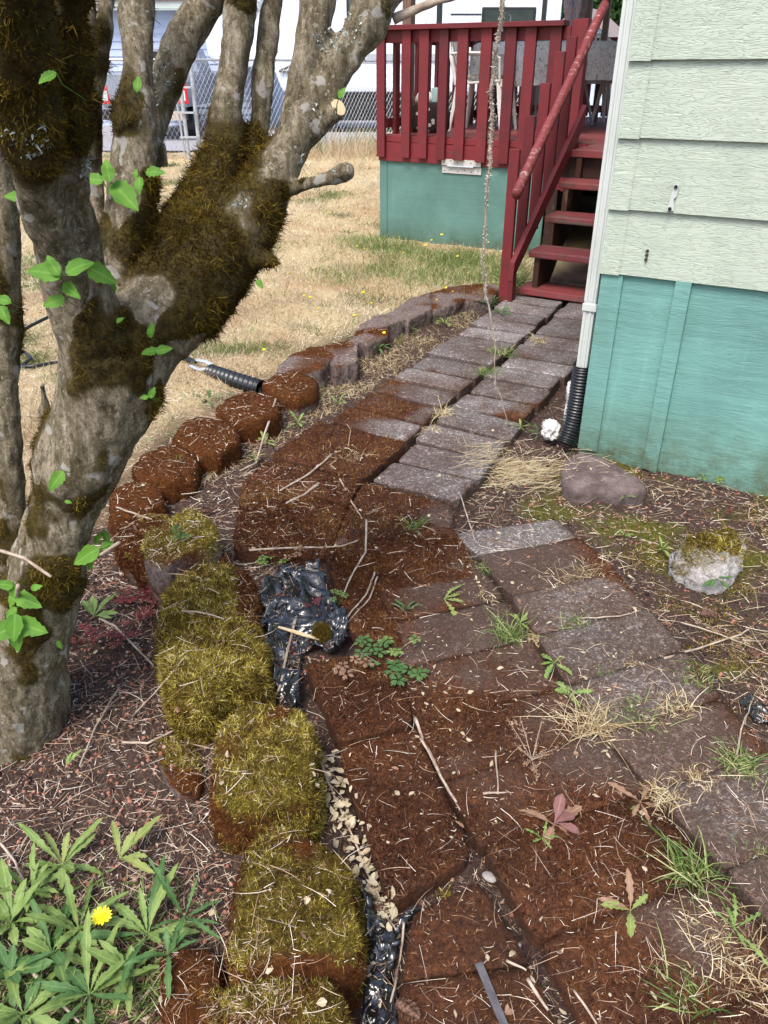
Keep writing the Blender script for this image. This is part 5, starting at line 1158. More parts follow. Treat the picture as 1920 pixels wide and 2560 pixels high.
# ================================================================ LAWN GRASS
def surf(x, y): return ground_z(x, y)
n = 420000
d = 2.2*(19.5/2.2)**rng.random(n)**1.0; x = rng.uniform(-.62, .20, n)*d*1.15-.3; y = d
near = rng.random(n) < .9
la = lawn_amount(x, y); uu, vv = UV(x, y); q = np.stack([x, y, 0*x], 1)
patchy = vnoise(q, 2.2, 5)*.5+vnoise(q, 6, 9)*.35
k = (la+.3*vnoise(q, 6, 3) > .55) & ~((uu > -4.1) & (vv > 6.9)) & (y < 17.4+ np.clip((x+3.5)*.6, 0, 4)) & (rng.random(n) < .72+.5*patchy)
x, y, q = x[k], y[k], q[k]; n = len(x); dd = y
z = surf(x, y)
gr = .45*vnoise(q, 1.3, 20)+.35*vnoise(q, 4, 2)+.55*np.exp(-((vv[k]-6.3)**2/.5+(uu[k]+3.0)**2/1.6))
isg = gr+.25*vnoise(q, 9, 71)+rng.normal(0, .2, n) > .44
tall = np.clip((y-15.2)/1.2, 0, 1)*(x > -2.6)
L = rng.uniform(.018, .050, n)*(1+.5*isg)*(1+tall*6)*np.clip(1.0+.25*patchy[k], .5, 1.6)
Dr = np.stack([rng.normal(0, 1, n), rng.normal(0, 1, n), rng.uniform(.15, 1.3, n)+tall*1.5+isg*.6], 1)
rn = np.clip(np.where(isg, rng.uniform(.02, .2, n), .57+.20*vnoise(q, 3, 14)+.22*vnoise(q, .9, 44)+rng.normal(0, .14, n)), 0, 1); rn = np.where(~isg, np.maximum(rn, .22), rn)
blades('lawn_grass', np.stack([x, y, z-.003], 1), Dr, L, .0016+.00042*dd, rng.normal(0, .35, (n, 3)), M['lawnb'], rnd=rn, kind='stuff')
# longer green grass by the deck's foot and along the border
def patch_grass(name, pts, n, L, mat, wd=.0022, spread=.12, up=1.6):
    P = np.array([G(a, b, .02) for a, b in pts]); P = P[rng.integers(0, len(P), n)]+rng.normal(0, spread, (n, 3))*np.array([1, 1, 0])
    P[:, 2] = surf(P[:, 0], P[:, 1]); Dr = np.stack([rng.normal(0, .6, n), rng.normal(0, .6, n), np.full(n, up)], 1)
    uu_, vv_ = UV(P[:, 0], P[:, 1]); kk = ~((uu_ > -4.1) & (vv_ > 6.9)) & ~((uu_ > -2.07) & (vv_ < 6.6)); P, Dr = P[kk], Dr[kk]; n = len(P)
    return blades(name, P, Dr, rng.uniform(.4, 1.2, n)*L, wd, rng.normal(0, .3, (n, 3))-np.array([0, 0, .25]), M[mat], segs=3, kind='stuff')
patch_grass('green_verge_grass', [(900, 610), (960, 610), (1000, 640), (1060, 650), (1120, 650), (1180, 660), (1240, 670), (1060, 690), (1140, 690), (1210, 700), (1270, 700), (980, 680), (860, 700), (1120, 720)], 9000, .085, 'greenb', .0032, .17)
patch_grass('green_border_grass', [(700, 980), (760, 960), (560, 1010), (420, 1090), (980, 830), (1100, 770), (1180, 740), (905, 850), (1040, 800)], 1500, .055, 'greenb', .0026, .10)
patch_grass('mixed_border_straw', [(780, 1010), (860, 960), (930, 900), (1000, 880), (1060, 840), (1140, 790), (720, 1090), (640, 1150), (560, 1200), (1000, 950)], 5000, .05, 'dry', .0024, .10, .5)

# ================================================================ PLANTS
BT = BVHTree.FromPolygons(BV, BF[:NF0]+BF[NF1:])
def top(x, y):
    h = BT.ray_cast(Vector((x, y, .6)), Vector((0, 0, -1)))
    if h[0] is not None and h[0].z > -.02: return h[0].z, h[1]
    return float(ground_z(np.array([x]), np.array([y]))[0]), Vector((0, 0, 1))
def at_px(x, y):
    r = Vector(ray(x, y)).normalized(); h = BT.ray_cast(Vector((0, 0, H)), r)
    g = G(x, y, .0)
    if h[0] is not None and h[0].z < .3 and (h[0]-Vector((0, 0, H))).length < np.linalg.norm(g-np.array([0, 0, H]))+.02: return np.array(h[0])
    return g
def rosette(x, y, n, L, wd, mat, label, lobes=6, depth=.35, elev=(.25, 1.0), spread=(0, 360), cat='weed', group='green weeds', mat2=None, droop=.35, seed=None, flower=None):
    p = at_px(x, y); root = empty('weed', p); zc = np.linalg.norm(p-np.array([0, 0, H]))*.95
    mbs = {mat: MB()}
    if mat2: mbs[mat2] = MB()
    for k in range(n):
        a = math.radians(spread[0]+(spread[1]-spread[0])*(k+random.uniform(-.75, .75))/n); e = random.uniform(*elev); d = Vector((math.cos(a)*math.cos(e), math.sin(a)*math.cos(e), math.sin(e)))
        l = L*random.uniform(.55, 1.3); mt = mat2 if (mat2 and random.random() < .35) else mat
        leaf_strip(mbs[mt], (0, 0, .004), d, (0, 0, 1), l, wd*random.uniform(.5, .9), lobes=lobes, depth=min(.75, depth*1.25), droop=droop*random.uniform(.5, 1.4), fold=.3, n=24 if lobes else 10, peak=.62, twist=random.uniform(-.5, .5), stalk=.14)
    for mt, mb in mbs.items():
        if mb.v: o = mb.build('foliage', M[mt], root); fin_leaf(o, mb)
    tag(root, label, cat, group); return root
R = rosette
R(156, 2167, 11, .115, .030, 'weed', 'leafy weed at bottom left, above and left of the yellow flower', 7, .25, mat2='weed3')
R(370, 2340, 12, .12, .028, 'weed', 'leafy weed right below the yellow flower, in front of the bright stone', 8, .25, mat2='weed2')
R(463, 2300, 9, .105, .022, 'weed2', 'dark toothed weed touching the left flank of the nearest bright stone', 8, .5)
R(29, 2311, 10, .10, .030, 'weed', 'broad leaved weed at the left edge level with the yellow flower', 5, .15)
R(133, 2390, 10, .11, .030, 'weed', 'broad leaved weed below the yellow flower at left', 5, .15, mat2='weed2')
R(225, 2490, 11, .105, .030, 'weed2', 'dark leafy weed in the bottom left, second from the corner', 5, .2, mat2='weed')
R(60, 2540, 11, .10, .034, 'weed', 'leafy weed in the bottom left corner', 3, .12, mat2='weed2')
R(330, 2440, 8, .085, .026, 'weed', 'small leafy weed beside the low dark rusty stone', 5, .2)
R(300, 2150, 5, .10, .034, 'weed3', 'pale yellow green weed with broad upright leaves on the bare soil', 6, .25, elev=(.3, .8), spread=(-20, 120))
R(30, 2440, 9, .085, .030, 'weed2', 'dark weed at the left edge below the others', 4, .15)
R(235, 1545, 6, .085, .032, 'weed', 'pale leaved weed just right of the trunk foot', 3, .15, spread=(-10, 190), elev=(.3, .9))
R(165, 1920, 2, .055, .014, 'weed', 'single upright toothed leaf in the soil in front of the trunk', 5, .3, spread=(70, 110), elev=(.6, 1))
R(1110, 1500, 5, .095, .030, 'weed3', 'yellow green toothed weed on the middle of the rusty path', 7, .6, spread=(-90, 110), elev=(.05, .35), group=None)
R(1015, 1525, 6, .050, .016, 'weed2', 'small dark weed left of the yellow green toothed weed', 5, .5)
R(1385, 1660, 6, .055, .026, 'weed', 'toothed weed in the path joint left of the big speckled slab', 5, .3, elev=(.05, .4))
R(1420, 1740, 6, .060, .024, 'weed', 'bright weed just above the big tuft of straw', 5, .35, spread=(-60, 200), elev=(.05, .4))
R(1300, 1560, 6, .040, .016, 'weed3', 'faded little weed beside the upright straw tuft', 4, .3)
R(1575, 2280, 5, .075, .024, 'weed3', 'yellowing half dead weed on the brown slab at lower right', 5, .3, spread=(20, 300), elev=(.2, .9), mat2='deadleaf')
R(1835, 2325, 7, .070, .020, 'weed', 'spiky green weed by the lower right edge', 6, .6, elev=(.05, .5))
R(1655, 1375, 6, .04, .014, 'weed', 'little weed left of the granite rock', 2, .1)
R(1790, 1450, 8, .060, .020, 'weed2', 'blue green rosette directly in front of the granite rock', 2, .08, elev=(.1, .6))
R(1560, 1340, 5, .045, .012, 'weed', 'thin weed above the first speckled slab corner', 3, .2)
R(1560, 1245, 6, .045, .016, 'weed', 'small weed in front of the flat purplish rock', 4, .4)
R(1345, 1085, 9, .075, .018, 'weed2', 'feathery weed at the foot of the drain pipe', 7, .6, mat2='weed')
R(1300, 1070, 6, .06, .016, 'weed', 'yellowish weed left of the feathery one by the drain pipe', 6, .5)
R(662, 1108, 7, .06, .026, 'weed3', 'yellow green weed between the rusty blocks and the path', 3, .3, mat2='deadleaf')
R(640, 1148, 6, .045, .018, 'weed3', 'smaller yellow weed below the yellow green one', 3, .3)
R(745, 1060, 8, .06, .018, 'weed', 'green weed above the yellow green one beside the path', 4, .3)
R(845, 1010, 7, .055, .018, 'weed', 'green weed near the path edge level with the scabby block', 4, .3)
R(945, 875, 9, .09, .022, 'weed2', 'dark leafy weed beside the sharp edged grey block', 4, .3)
R(1025, 825, 10, .09, .022, 'weed', 'leafy weed under the dark rusty topped block', 4, .3, mat2='weed2')
R(1110, 810, 10, .09, .022, 'weed', 'leafy weed in the middle of the green strip by the path', 4, .3)
R(1225, 765, 14, .13, .026, 'weed2', 'big dark green weed next to the end of the stone border', 4, .35, elev=(.3, 1.0))
R(1250, 785, 10, .10, .022, 'weed2', 'low dark weed in front of the big dark green one', 4, .35)
R(520, 1010, 12, .085, .022, 'weed2', 'weed on the lawn edge behind the smooth rusty block', 4, .3, elev=(.3, 1))
R(350, 1105, 8, .07, .020, 'weed', 'small weed right of the trunk behind the border', 4, .3)
R(868, 592, 10, .13, .03, 'weed2', 'weed under the left corner of the deck', 4, .3)
R(925, 620, 10, .12, .03, 'weed2', 'weed along the deck skirting, second from its corner', 4, .3)
R(1010, 645, 9, .11, .028, 'weed', 'weed against the middle of the deck skirting', 4, .3)
R(640, 850, 7, .10, .02, 'weed', 'bright weed alone on the dry lawn', 3, .2, elev=(.5, 1.1))
R(790, 690, 9, .11, .022, 'weed', 'bright green tuft of leaves on the lawn before the deck', 3, .2, elev=(.5, 1.2))
# withered dock in the middle of the path
rt = R(1385, 2065, 6, .085, .036, 'deadleaf', 'withered brown and pink weed on the rusty path, papery leaves', 5, .3, elev=(-.02, .25), group=None)
mb = MB()
for a, e, l, wd in ((60, .9, .062, .028), (15, .4, .050, .024), (-20, .15, .055, .024)):
    a = math.radians(a); leaf_strip(mb, (0, 0, .01), (math.cos(a)*math.cos(e), math.sin(a)*math.cos(e), math.sin(e)), (0, 0, 1), l, wd, droop=.4, fold=.35, n=10, peak=.7, stalk=.2)
o = mb.build('pink_leaves', M['pinkleaf'], rt); fin_leaf(o, mb)
R(1355, 2100, 6, .045, .012, 'weed', 'small fresh green shoot in the withered weed', 4, .5)
R(1600, 2010, 7, .070, .024, 'deadleaf', 'withered brown weed left of the pale speckled slab', 4, .3, mat2='weed', elev=(0, .4))
R(1075, 1470, 3, .06, .02, 'deadleaf', 'dead curled leaves left of the yellow green toothed weed', 4, .4, spread=(120, 220), elev=(0, .2))
# yellow flower
fl = empty('yellow_flower', at_px(262, 2330)); tag(fl, 'bright yellow dandelion like flower among the weeds at bottom left', 'flower')
c = Vector(D(255, 2291, D(262, 2330, 1)[1]*0+at_px(262, 2330)[1]+.0))-fl.location
mb = MB(); mb.tube([(0, 0, 0), c*.5+Vector((.006, 0, 0)), c], .0015, 6); mb.build('stem', M['weed'], fl)
mb = MB()
for ring, (n_, l, e) in enumerate(((20, .021, .15), (16, .016, .45), (12, .010, .8))):
    for k in range(n_):
        a = 2*math.pi*(k+ring*.4)/n_; leaf_strip(mb, c, (math.cos(a)*math.cos(e), math.sin(a)*math.cos(e)-.25, math.sin(e)+.1), (0, -.4, 1), l*random.uniform(.88, 1.08), .0052, droop=.1, fold=.1, n=4, peak=.7)
mb.a = {}; o = mb.build('petals', M['petal'], fl)
mb = MB(); mb.lathe([(0, -.002), (.003, -.001), (.0035, .003), (.0015, .006), (0, .006)], 10, tuple(c)); mb.build('flower_centre', simple('orange_disc', [(.75, .45, .01), (.85, .55, .02)], 200, .7, .2), fl)
# herb plants with divided leaves
def herb(x, y, n, r, mat, label, hgt=.03):
    p = at_px(x, y); root = empty('herb', p); mb = MB()
    for k in range(n):
        a = random.uniform(0, 6.28); q = r*math.sqrt(random.random()); c = Vector((q*math.cos(a), q*math.sin(a), hgt*random.uniform(.5, 1.2))); st_ = random.uniform(0, 6.28)
        mb.tube([(0, 0, 0), c*.6+Vector((0, 0, .004)), c], .0006, 3)
        for j in range(5):
            b = st_+j*1.256; l = r*.34*random.uniform(.8, 1.2)
            for off in (-.35, 0, .35): leaf_strip(mb, c+Vector((math.cos(b), math.sin(b), 0))*l*.25, (math.cos(b+off), math.sin(b+off), .1), (0, 0, 1), l*(.85 if off else 1.05), l*.36, lobes=3, depth=.3, droop=.2, fold=.1, n=5)
    o = mb.build('foliage', M[mat], root); o.data.shade_smooth(); set_attr(o.data, 'rib', [0]*len(o.data.vertices)); tag(root, label, 'herb', 'feathery herbs'); return root
herb(935, 1640, 7, .055, 'weed2', 'feathery green herb on the rust moss slab beside the plastic')
herb(1010, 1690, 8, .06, 'weed2', 'feathery green herb right of its twin, at the crack between slabs')
herb(1000, 1625, 5, .05, 'weed', 'pale feathery herb just behind the pair of green ones')
herb(880, 1690, 5, .05, 'deadleaf', 'brownish faded feathery herb left of the crack')
herb(680, 1412, 5, .045, 'weed', 'small feathery herb at the upper end of the black plastic')
herb(735, 1400, 4, .045, 'deadleaf', 'faded feathery herb next to the small one by the plastic')
herb(845, 1515, 4, .035, 'weed', 'tiny feathery herb on the right rim of the plastic sheet')
herb(775, 1515, 3, .030, 'redleaf', 'small crimson leaf sprig lying on the black plastic')
herb(330, 1500, 7, .05, 'redleaf', 'crimson herb near the foot of the lichened block')
herb(365, 1510, 6, .05, 'redleaf', 'dark red feathery herb touching the biggest mossy stone')
herb(310, 1600, 6, .05, 'redleaf', 'bright crimson herb in the needles between trunk and biggest stone')
herb(200, 1610, 6, .05, 'redleaf', 'rusty red herb close to the trunk')
herb(355, 1555, 5, .04, 'redleaf', 'small pinkish red herb among needles beside the biggest stone')
herb(1770, 1205, 6, .05, 'weed', 'feathery herb below the right end of the teal skirting')
herb(1815, 1285, 3, .03, 'redleaf', 'little red herb in the soil under the skirting')
herb(460, 1345, 5, .04, 'weed2', 'grey green herb beside the dark side of the lichened block')
# grass tufts on the path
def tuft(x, y, n, L, mat, label, up=.8, spread=.02, lean=(0, 0), wd=.0016, group='tufts of grass in the path joints', curl=.6):
    n = int(n*1.5); wd *= 1.3; L *= 1.12
    p = at_px(x, y); P = np.clip(rng.normal(0, spread, (n, 3)), -2.2*spread, 2.2*spread)*np.array([1, 1, 0]); Dr = np.stack([rng.normal(lean[0], .7, n), rng.normal(lean[1], .7, n), np.abs(rng.normal(up, .3, n))], 1)
    o = blades('grass_tuft', P+p-np.array([0, 0, .003]), Dr, rng.uniform(.45, 1.15, n)*L, wd, rng.normal(0, .3, (n, 3))-np.array([0, 0, curl]), M[mat], origin=tuple(p), segs=4)
    return tag(o, label, 'grass tuft', group)
T = tuft
T(1030, 1315, 70, .085, 'greenb', 'green grass tuft on the rusty slab left of the first speckled slab', .5)
T(1110, 1035, 90, .085, 'dry', 'spiky straw tuft in the path\'s centre joint', .5, wd=.0022)
T(1085, 1075, 50, .06, 'dry', 'smaller straw tuft just below the spiky one in the centre joint', .4)
T(1270, 1590, 110, .10, 'greenb', 'upright tuft of grass with straw base left of the big speckled slab', 1.1)
T(1345, 1590, 120, .035, 'dry', 'matted straw beside the upright grass tuft', .3)
T(1440, 1560, 60, .06, 'greenb', 'small grass tuft in the middle of the big speckled slab', .8)
T(1470, 1815, 190, .12, 'dry', 'biggest splayed straw tuft in the middle of the path', .45, .03)
T(1600, 1800, 130, .065, 'greenb', 'grass seam right of the biggest straw tuft', .7, .035)
T(1690, 1765, 120, .05, 'dry', 'straw seam near the right border of the path', .6, .03)
T(1855, 1915, 150, .065, 'greenb', 'green grass tuft above the pale speckled slab', .7, .02)
T(1665, 1990, 110, .045, 'dry', 'low dry tuft left above the pale speckled slab', .6, .022)
T(1745, 1950, 110, .045, 'dry', 'low dry tuft at the top corner of the pale speckled slab', .6, .022)
T(1735, 2190, 110, .12, 'greenb', 'long bladed green grass tuft at lower right', .7, .02, (-.2, .1), .0022)
T(1785, 2330, 60, .05, 'dry', 'straw tuft beside the spiky weed at lower right', .4, .03)
T(1720, 2500, 40, .10, 'greenb', 'few green blades near the bottom edge', .5, .02, (-.5, .3), .0022)
T(1900, 2130, 60, .04, 'greenb', 'small weed like tuft at the right edge on the slab joint', .7)
T(1470, 1430, 90, .06, 'dry', 'straw tuft at the joint above the big speckled slab', .5, .03)
T(1400, 1450, 60, .06, 'dry', 'flattened straw left of the joint above the speckled slab', .2, .03)
T(1205, 1425, 60, .045, 'greenb', 'small tuft left of the dark speckled slab', .7)
T(1205, 1490, 30, .05, 'dry', 'thin straw tuft above the faded weed', .8)
T(1580, 1660, 40, .03, 'dry', 'tiny tuft in the joint on the big speckled slab', .7)
T(1510, 1680, 40, .03, 'greenb', 'tiny green tuft left of the other tiny one', .7)
T(1745, 1690, 110, .035, 'greenb', 'pale green seam at the outer corner of the big slab', .8, .03)
T(1285, 722, 160, .22, 'greenb', 'clump of long green grass at the foot of the stair rail', 1.2, .04, wd=.004, curl=.3)
T(1345, 852, 70, .08, 'dry', 'straw tuft in the path joint nearest the stairs', .3, .02, wd=.0035)
T(1255, 880, 110, .06, 'greenb', 'green seam of grass in the upper centre joint', .8, .04, wd=.0025)
T(1225, 930, 110, .06, 'greenb', 'green seam below the upper one in the centre joint', .8, .035, wd=.0025)
T(870, 1135, 130, .06, 'dry', 'straw scattered on the rusty corner under the left column', .15, .05)
T(1850, 2400, 160, .07, 'dry', 'straw heap by the lower right edge', .3, .05)
T(1880, 2470, 160, .07, 'dry', 'straw heap in the bottom right corner', .3, .05)
T(1120, 2240, 30, .025, 'greenmoss', 'small moss sprig at the slab corner above the metal strip', .9, .008)
# swept straw between path and rock
n = 900; c0 = G(1290, 1165, .02); P = c0+rng.normal(0, 1, (n, 3))*np.array([.11, .10, 0]); zz = np.array([top(a, b)[0] for a, b in P[:, :2]]); P[:, 2] = zz+rng.uniform(0, .022, n)
ang = rng.normal(.55, .45, n)+np.where(rng.random(n) < .3, rng.uniform(0, 3, n), 0)
blades('swept_straw', P, np.stack([np.cos(ang), np.sin(ang), rng.normal(0, .08, n)], 1), rng.uniform(.04, .15, n), .0018, rng.normal(0, .12, (n, 3))*np.array([1, 1, .2]), M['dry'], rnd=rng.uniform(.4, 1, n), segs=3, kind='stuff')
# dry seeded weed
p = at_px(1330, 1900); rt = empty('seeded_weed', p); tag(rt, 'dry branching weed with tiny rusty seeds on the rusty brown slab', 'weed')
mb = MB(); tips = []
for k in range(11):
    a = random.uniform(0, 6.28); l = random.uniform(.04, .09); e = random.uniform(.15, .7); t = Vector((math.cos(a)*math.cos(e), math.sin(a)*math.cos(e), math.sin(e)))*l
    if k < 3: t = Vector(((-.05, -.02, .03)[k], .07, .055))*1.1
    mb.tube([(0, 0, 0), t*.5+Vector((0, 0, .004)), t], [.001, .0008, .0004], 4); tips += [t*f for f in np.linspace(.3, 1, 12)]
mb.build('stem', M['twig'], rt)
tp = np.array([[*v] for v in tips]); tp = np.repeat(tp, 5, 0)+rng.normal(0, .0025, (len(tp)*5, 3))
blades('seeds', tp, rng.normal(size=tp.shape), .0035, .0028, rng.normal(0, .3, tp.shape), M['needle'], rt, rnd=rng.uniform(.25, .55, len(tp)), kind='stuff')
# small yellow lawn flowers
fm = MB()
def lawn_flower(x, y, first=[None]):
    p = G(x, y, .04)
    if first[0] is None:
        r = empty('lawn_flower', p); m1 = MB(); m1.tube([(0, 0, -.03), (.005, 0, .06), (.002, 0, .115)], .0014, 4); m1.build('stem', M['weed'], r)
        m2 = MB(); m2.lathe([(0, .110), (.010, .114), (.015, .122), (.011, .127), (0, .128)], 10); m2.build('petals', M['petal'], r); first[0] = r
    else:
        r = first[0].copy(); C.objects.link(r); r.location = Vector(p)
        for c_ in first[0].children: q = c_.copy(); C.objects.link(q); q.parent = r
        r.rotation_euler = (random.uniform(-.3, .3), random.uniform(-.3, .3), random.uniform(0, 6)); s_ = random.uniform(.4, .85); r.scale = (s_, s_, s_)
    tag(r, 'small yellow wildflower on a thin stem dotted over the lawn and verge', 'flower', 'small yellow flowers on the lawn')
for x, y in ((1103, 620), (1190, 615), (1220, 625), (895, 632), (905, 640), (1010, 655), (1150, 668), (1165, 700), (1040, 690), (1085, 770), (1120, 745), (1135, 748), (762, 775), (775, 780), (800, 800), (880, 820), (895, 805), (915, 765), (960, 860), (720, 700), (705, 540), (860, 515), (1085, 625), (1130, 600), (660, 900), (548, 800), (930, 780), (1060, 640), (815, 555), (640, 470), (600, 560)): lawn_flower(x, y)

# ================================================================ TWIGS, CONES, LITTER
def lying(pts, w0, label, lift=.006, mat='twig', taper=.6):
    P = []
    for x, y in pts: q = at_px(x, y); P.append(Vector(q)+Vector((0, 0, lift)))
    r_ = w0/2*np.linalg.norm(np.array(P[0])-np.array([0, 0, H]))/F
    o = twig('fallen_twig', P, r_, r_*taper, mat, wob=.003); tag(o, label, 'twig', 'fallen twigs'); return o
for pts, w0, lab in (
 ([(916, 1303), (914, 1385), (880, 1440), (857, 1493)], 6, 'bent pale twig standing above the right end of the black plastic'),
 ([(937, 1434), (915, 1490), (857, 1560)], 6, 'pale twig on the plastic\'s right rim, left one of a crossing pair'),
 ([(943, 1444), (925, 1500), (858, 1572)], 5, 'pale twig on the plastic\'s right rim, right one of a crossing pair'),
 ([(739, 1552), (722, 1620), (700, 1720), (680, 1763)], 8, 'long pale twig lying lengthwise over the black plastic'),
 ([(625, 1379), (700, 1374), (800, 1372), (850, 1370), (895, 1354)], 6, 'long straight twig on the rusty moss above the plastic'),
 ([(456, 1531), (520, 1538), (561, 1552)], 6, 'short pale twig lying on top of the biggest mossy stone'),
 ([(306, 1860), (370, 1862), (439, 1829)], 7, 'pale twig on the soil at the foot of the biggest mossy stone'),
 ([(1038, 1800), (1060, 1860), (1100, 1940), (1141, 2010)], 9, 'pale split twig lying in the crack between slabs'),
 ([(1052, 1850), (1090, 1925), (1150, 2030)], 6, 'thin pale twig beside the split one in the crack'),
 ([(1207, 1988), (1266, 1985)], 6, 'short white twig left of the withered weed'),
 ([(1240, 1880), (1244, 1990)], 5, 'short upright looking pale twig left of the dry seeded weed'),
 ([(1435, 2481), (1487, 2560), (1500, 2590)], 6, 'straight twig at the bottom edge right of the metal strip'),
 ([(1320, 2450), (1370, 2530)], 9, 'thick stick bit at the bottom edge next to the metal strip'),
 ([(1265, 2405), (1315, 2430)], 7, 'short pale stick above the metal strip'),
 ([(225, 1255), (300, 1275), (380, 1302)], 6, 'straight pale twig behind the lichened block'),
 ([(690, 1000), (640, 1160), (600, 1180)], 6, 'pale twig along the border strip near the yellow weeds'),
 ([(830, 1140), (770, 1190), (700, 1230)], 6, 'pale stick on the upper left of the rusty patch'),
 ([(795, 1215), (760, 1240), (715, 1262)], 8, 'thick pale stick on the middle of the rusty patch'),
 ([(330, 1795), (420, 1700), (470, 1640)], 4, 'thin straw like twig leaning on the biggest mossy stone'),
 ([(250, 1550), (290, 1570), (385, 1668)], 7, 'grey twig between the trunk and the biggest mossy stone'),
 ([(200, 1920), (240, 1820), (300, 1720)], 5, 'long thin twig on the soil in front of the trunk'),
 ([(0, 2110), (40, 2160), (80, 2250)], 6, 'brown twig at the left edge above the weeds'),
 ([(70, 2420), (120, 2480), (200, 2560)], 8, 'brown stick running to the bottom edge at left'),
 ([(850, 1200), (880, 1260), (905, 1300)], 5, 'thin twig crossing the rusty patch'),
 ([(1450, 1550), (1550, 1545), (1600, 1530)], 4, 'thin curved straw on the speckled slab'),
 ([(1660, 1650), (1760, 1620), (1850, 1590), (1880, 1570)], 6, 'pale branching twig in the soil right of the path'),
 ([(1700, 1560), (1800, 1590), (1920, 1640)], 4, 'thin root like twig right of the path'),
 ([(1840, 1900), (1850, 1830), (1880, 1755)], 5, 'pale straw rising from the green tuft at the right'),
 ([(800, 1905), (830, 1980), (880, 2090), (960, 2290), (990, 2330)], 6, 'long thin vine twig running along the string of pale leaves'),
 ([(1010, 2310), (1000, 2400), (985, 2480), (960, 2590)], 6, 'thin twig over the strip of black plastic'),
 ([(1150, 1240), (1180, 1330), (1190, 1360)], 4, 'little curved twig left of the first speckled slab')): lying(pts, w0, lab)
a, b = at_px(697, 1582)+np.array([0, 0, .02]), at_px(800, 1613)+np.array([0, 0, .02]); mb = MB(); dd_ = (b-a); s_ = np.cross(dd_/np.linalg.norm(dd_), [0, 0, 1])*.007
mb.prism([a-s_*.3, a+s_*.5, a+dd_*.6+s_, b+s_*.4, b-s_*.2, a+dd_*.5-s_*.9], (0, 0, .005)); o = mb.build('wood_splinter', bpy.data.materials['cut_wood'], world=a, bev=.001); tag(o, 'pale split piece of wood on the black plastic by the moss ball', 'wood splinter')
# moss ball
bm = bmesh.new(); bmesh.ops.create_icosphere(bm, subdivisions=3, radius=.024); me = bpy.data.meshes.new('moss_core'); bm.to_mesh(me); bm.free(); me.materials.append(M['treemoss'])
root = empty('moss_ball', at_px(805, 1590)+np.array([0, 0, .014])); o = bpy.data.objects.new('moss_core', me); C.objects.link(o); o.parent = root
Pp, Nn, _ = tri_sample(o, 4500); blades('moss_strands', Pp, unit(Nn+rng.normal(0, .5, Pp.shape)), rng.uniform(.004, .010, len(Pp)), .001, rng.normal(0, .4, Pp.shape), M['greenmoss'], root, rnd=rng.uniform(.05, .5, len(Pp)), kind='stuff')
tag(root, 'round clump of olive moss sitting on the black plastic', 'moss')
# pine cones
def cone(x, y, L, rz, label, tilt=1.4):
    p = at_px(x, y); root = empty('pine_cone', p+np.array([0, 0, L*.18])); root.rotation_euler = (tilt, 0, rz); mb = MB()
    mb.lathe([(0, -L*.5), (L*.12, -L*.45), (L*.15, 0), (L*.06, L*.42), (0, L*.48)], 8); mb.build('core', M['deadcone'], root)
    mb = MB()
    for k in range(70):
        t = k/70; a = k*2.39996; r = L*.33*math.sin(math.pi*(.12+.83*t))**.7; z = L*(t-.5)*.95
        leaf_strip(mb, (r*.35*math.cos(a), r*.35*math.sin(a), z), (math.cos(a), math.sin(a), .45), (0, 0, 1), r*.85, L*.17, droop=-.1, fold=-.2, n=4, peak=.7)
    mb.a = {}; mb.build('scales', M['deadcone'], root); tag(root, label, 'pine cone', 'small pine cones')
M['deadcone'] = simple('cone_scale', [(.07, .03, .02), (.20, .11, .075), (.34, .22, .17)], 160, .7, .2)
cone(950, 2278, .052, .3, 'brown pine cone beside the black plastic strip and the nearest bright stone')
cone(1018, 2530, .050, .9, 'brown pine cone at the bottom edge left of the metal strip')
cone(1770, 1540, .05, 1.3, 'round pine cone in the soil right of the path')
cone(1880, 1637, .045, .2, 'pine cone near the right edge below the granite rock')
cone(853, 1362, .05, 1.9, 'pine cone half sunk in the rusty moss above the plastic')
cone(515, 1282, .05, 1.2, 'pine cone behind the lichened block')
bm = bmesh.new(); bmesh.ops.create_icosphere(bm, subdivisions=3, radius=1); me = bpy.data.meshes.new('pebble')
for v_ in bm.verts: v_.co = Vector((v_.co.x*.017, v_.co.y*.011, v_.co.z*.006))*(1+.15*mnoise.noise(v_.co*1.5))
bm.to_mesh(me); bm.free(); me.materials.append(simple('grey_pebble', [(.24, .22, .20), (.32, .29, .27)], 60, .7, .1)); me.shade_smooth(); o = bpy.data.objects.new('pebble', me); C.objects.link(o); o.location = Vector(at_px(1224, 2198))+Vector((0, 0, .007)); o.rotation_euler = (0, 0, -.5); tag(o, 'smooth oval grey pebble at the crack between the rusty slabs', 'pebble')
# bleached leaves: the string along the stones plus scattered ones
mb = MB()
line = [(815, 1905), (825, 1950), (840, 2000), (860, 2040), (880, 2090), (905, 2160), (930, 2210), (955, 2260), (985, 2330)]
for k in range(170):
    t = random.random()*(len(line)-1); i = int(t); f = t-i; x = line[i][0]*(1-f)+line[i+1][0]*f+random.gauss(0, 13 if i > 3 else 20); y = line[i][1]*(1-f)+line[i+1][1]*f+random.gauss(0, 10)
    p = Vector(at_px(x, y))+Vector((0, 0, random.uniform(.003, .022))); a = random.uniform(0, 6.28); l = random.uniform(.008, .028)
    leaf_strip(mb, p, (math.cos(a), math.sin(a), random.uniform(-.3, .5)), (random.gauss(0, .4), random.gauss(0, .4), 1), l, l*random.uniform(.5, .9), lobes=3, depth=.3, droop=random.uniform(-.6, .8), fold=random.uniform(-.6, .8), n=6, twist=random.uniform(-1.5, 1.5))
o = mb.build('bleached_leaf_litter', M['paleleaf'], world=at_px(880, 2090)); fin_leaf(o, mb); o['kind'] = 'stuff'
mb = MB(); mb2 = MB()
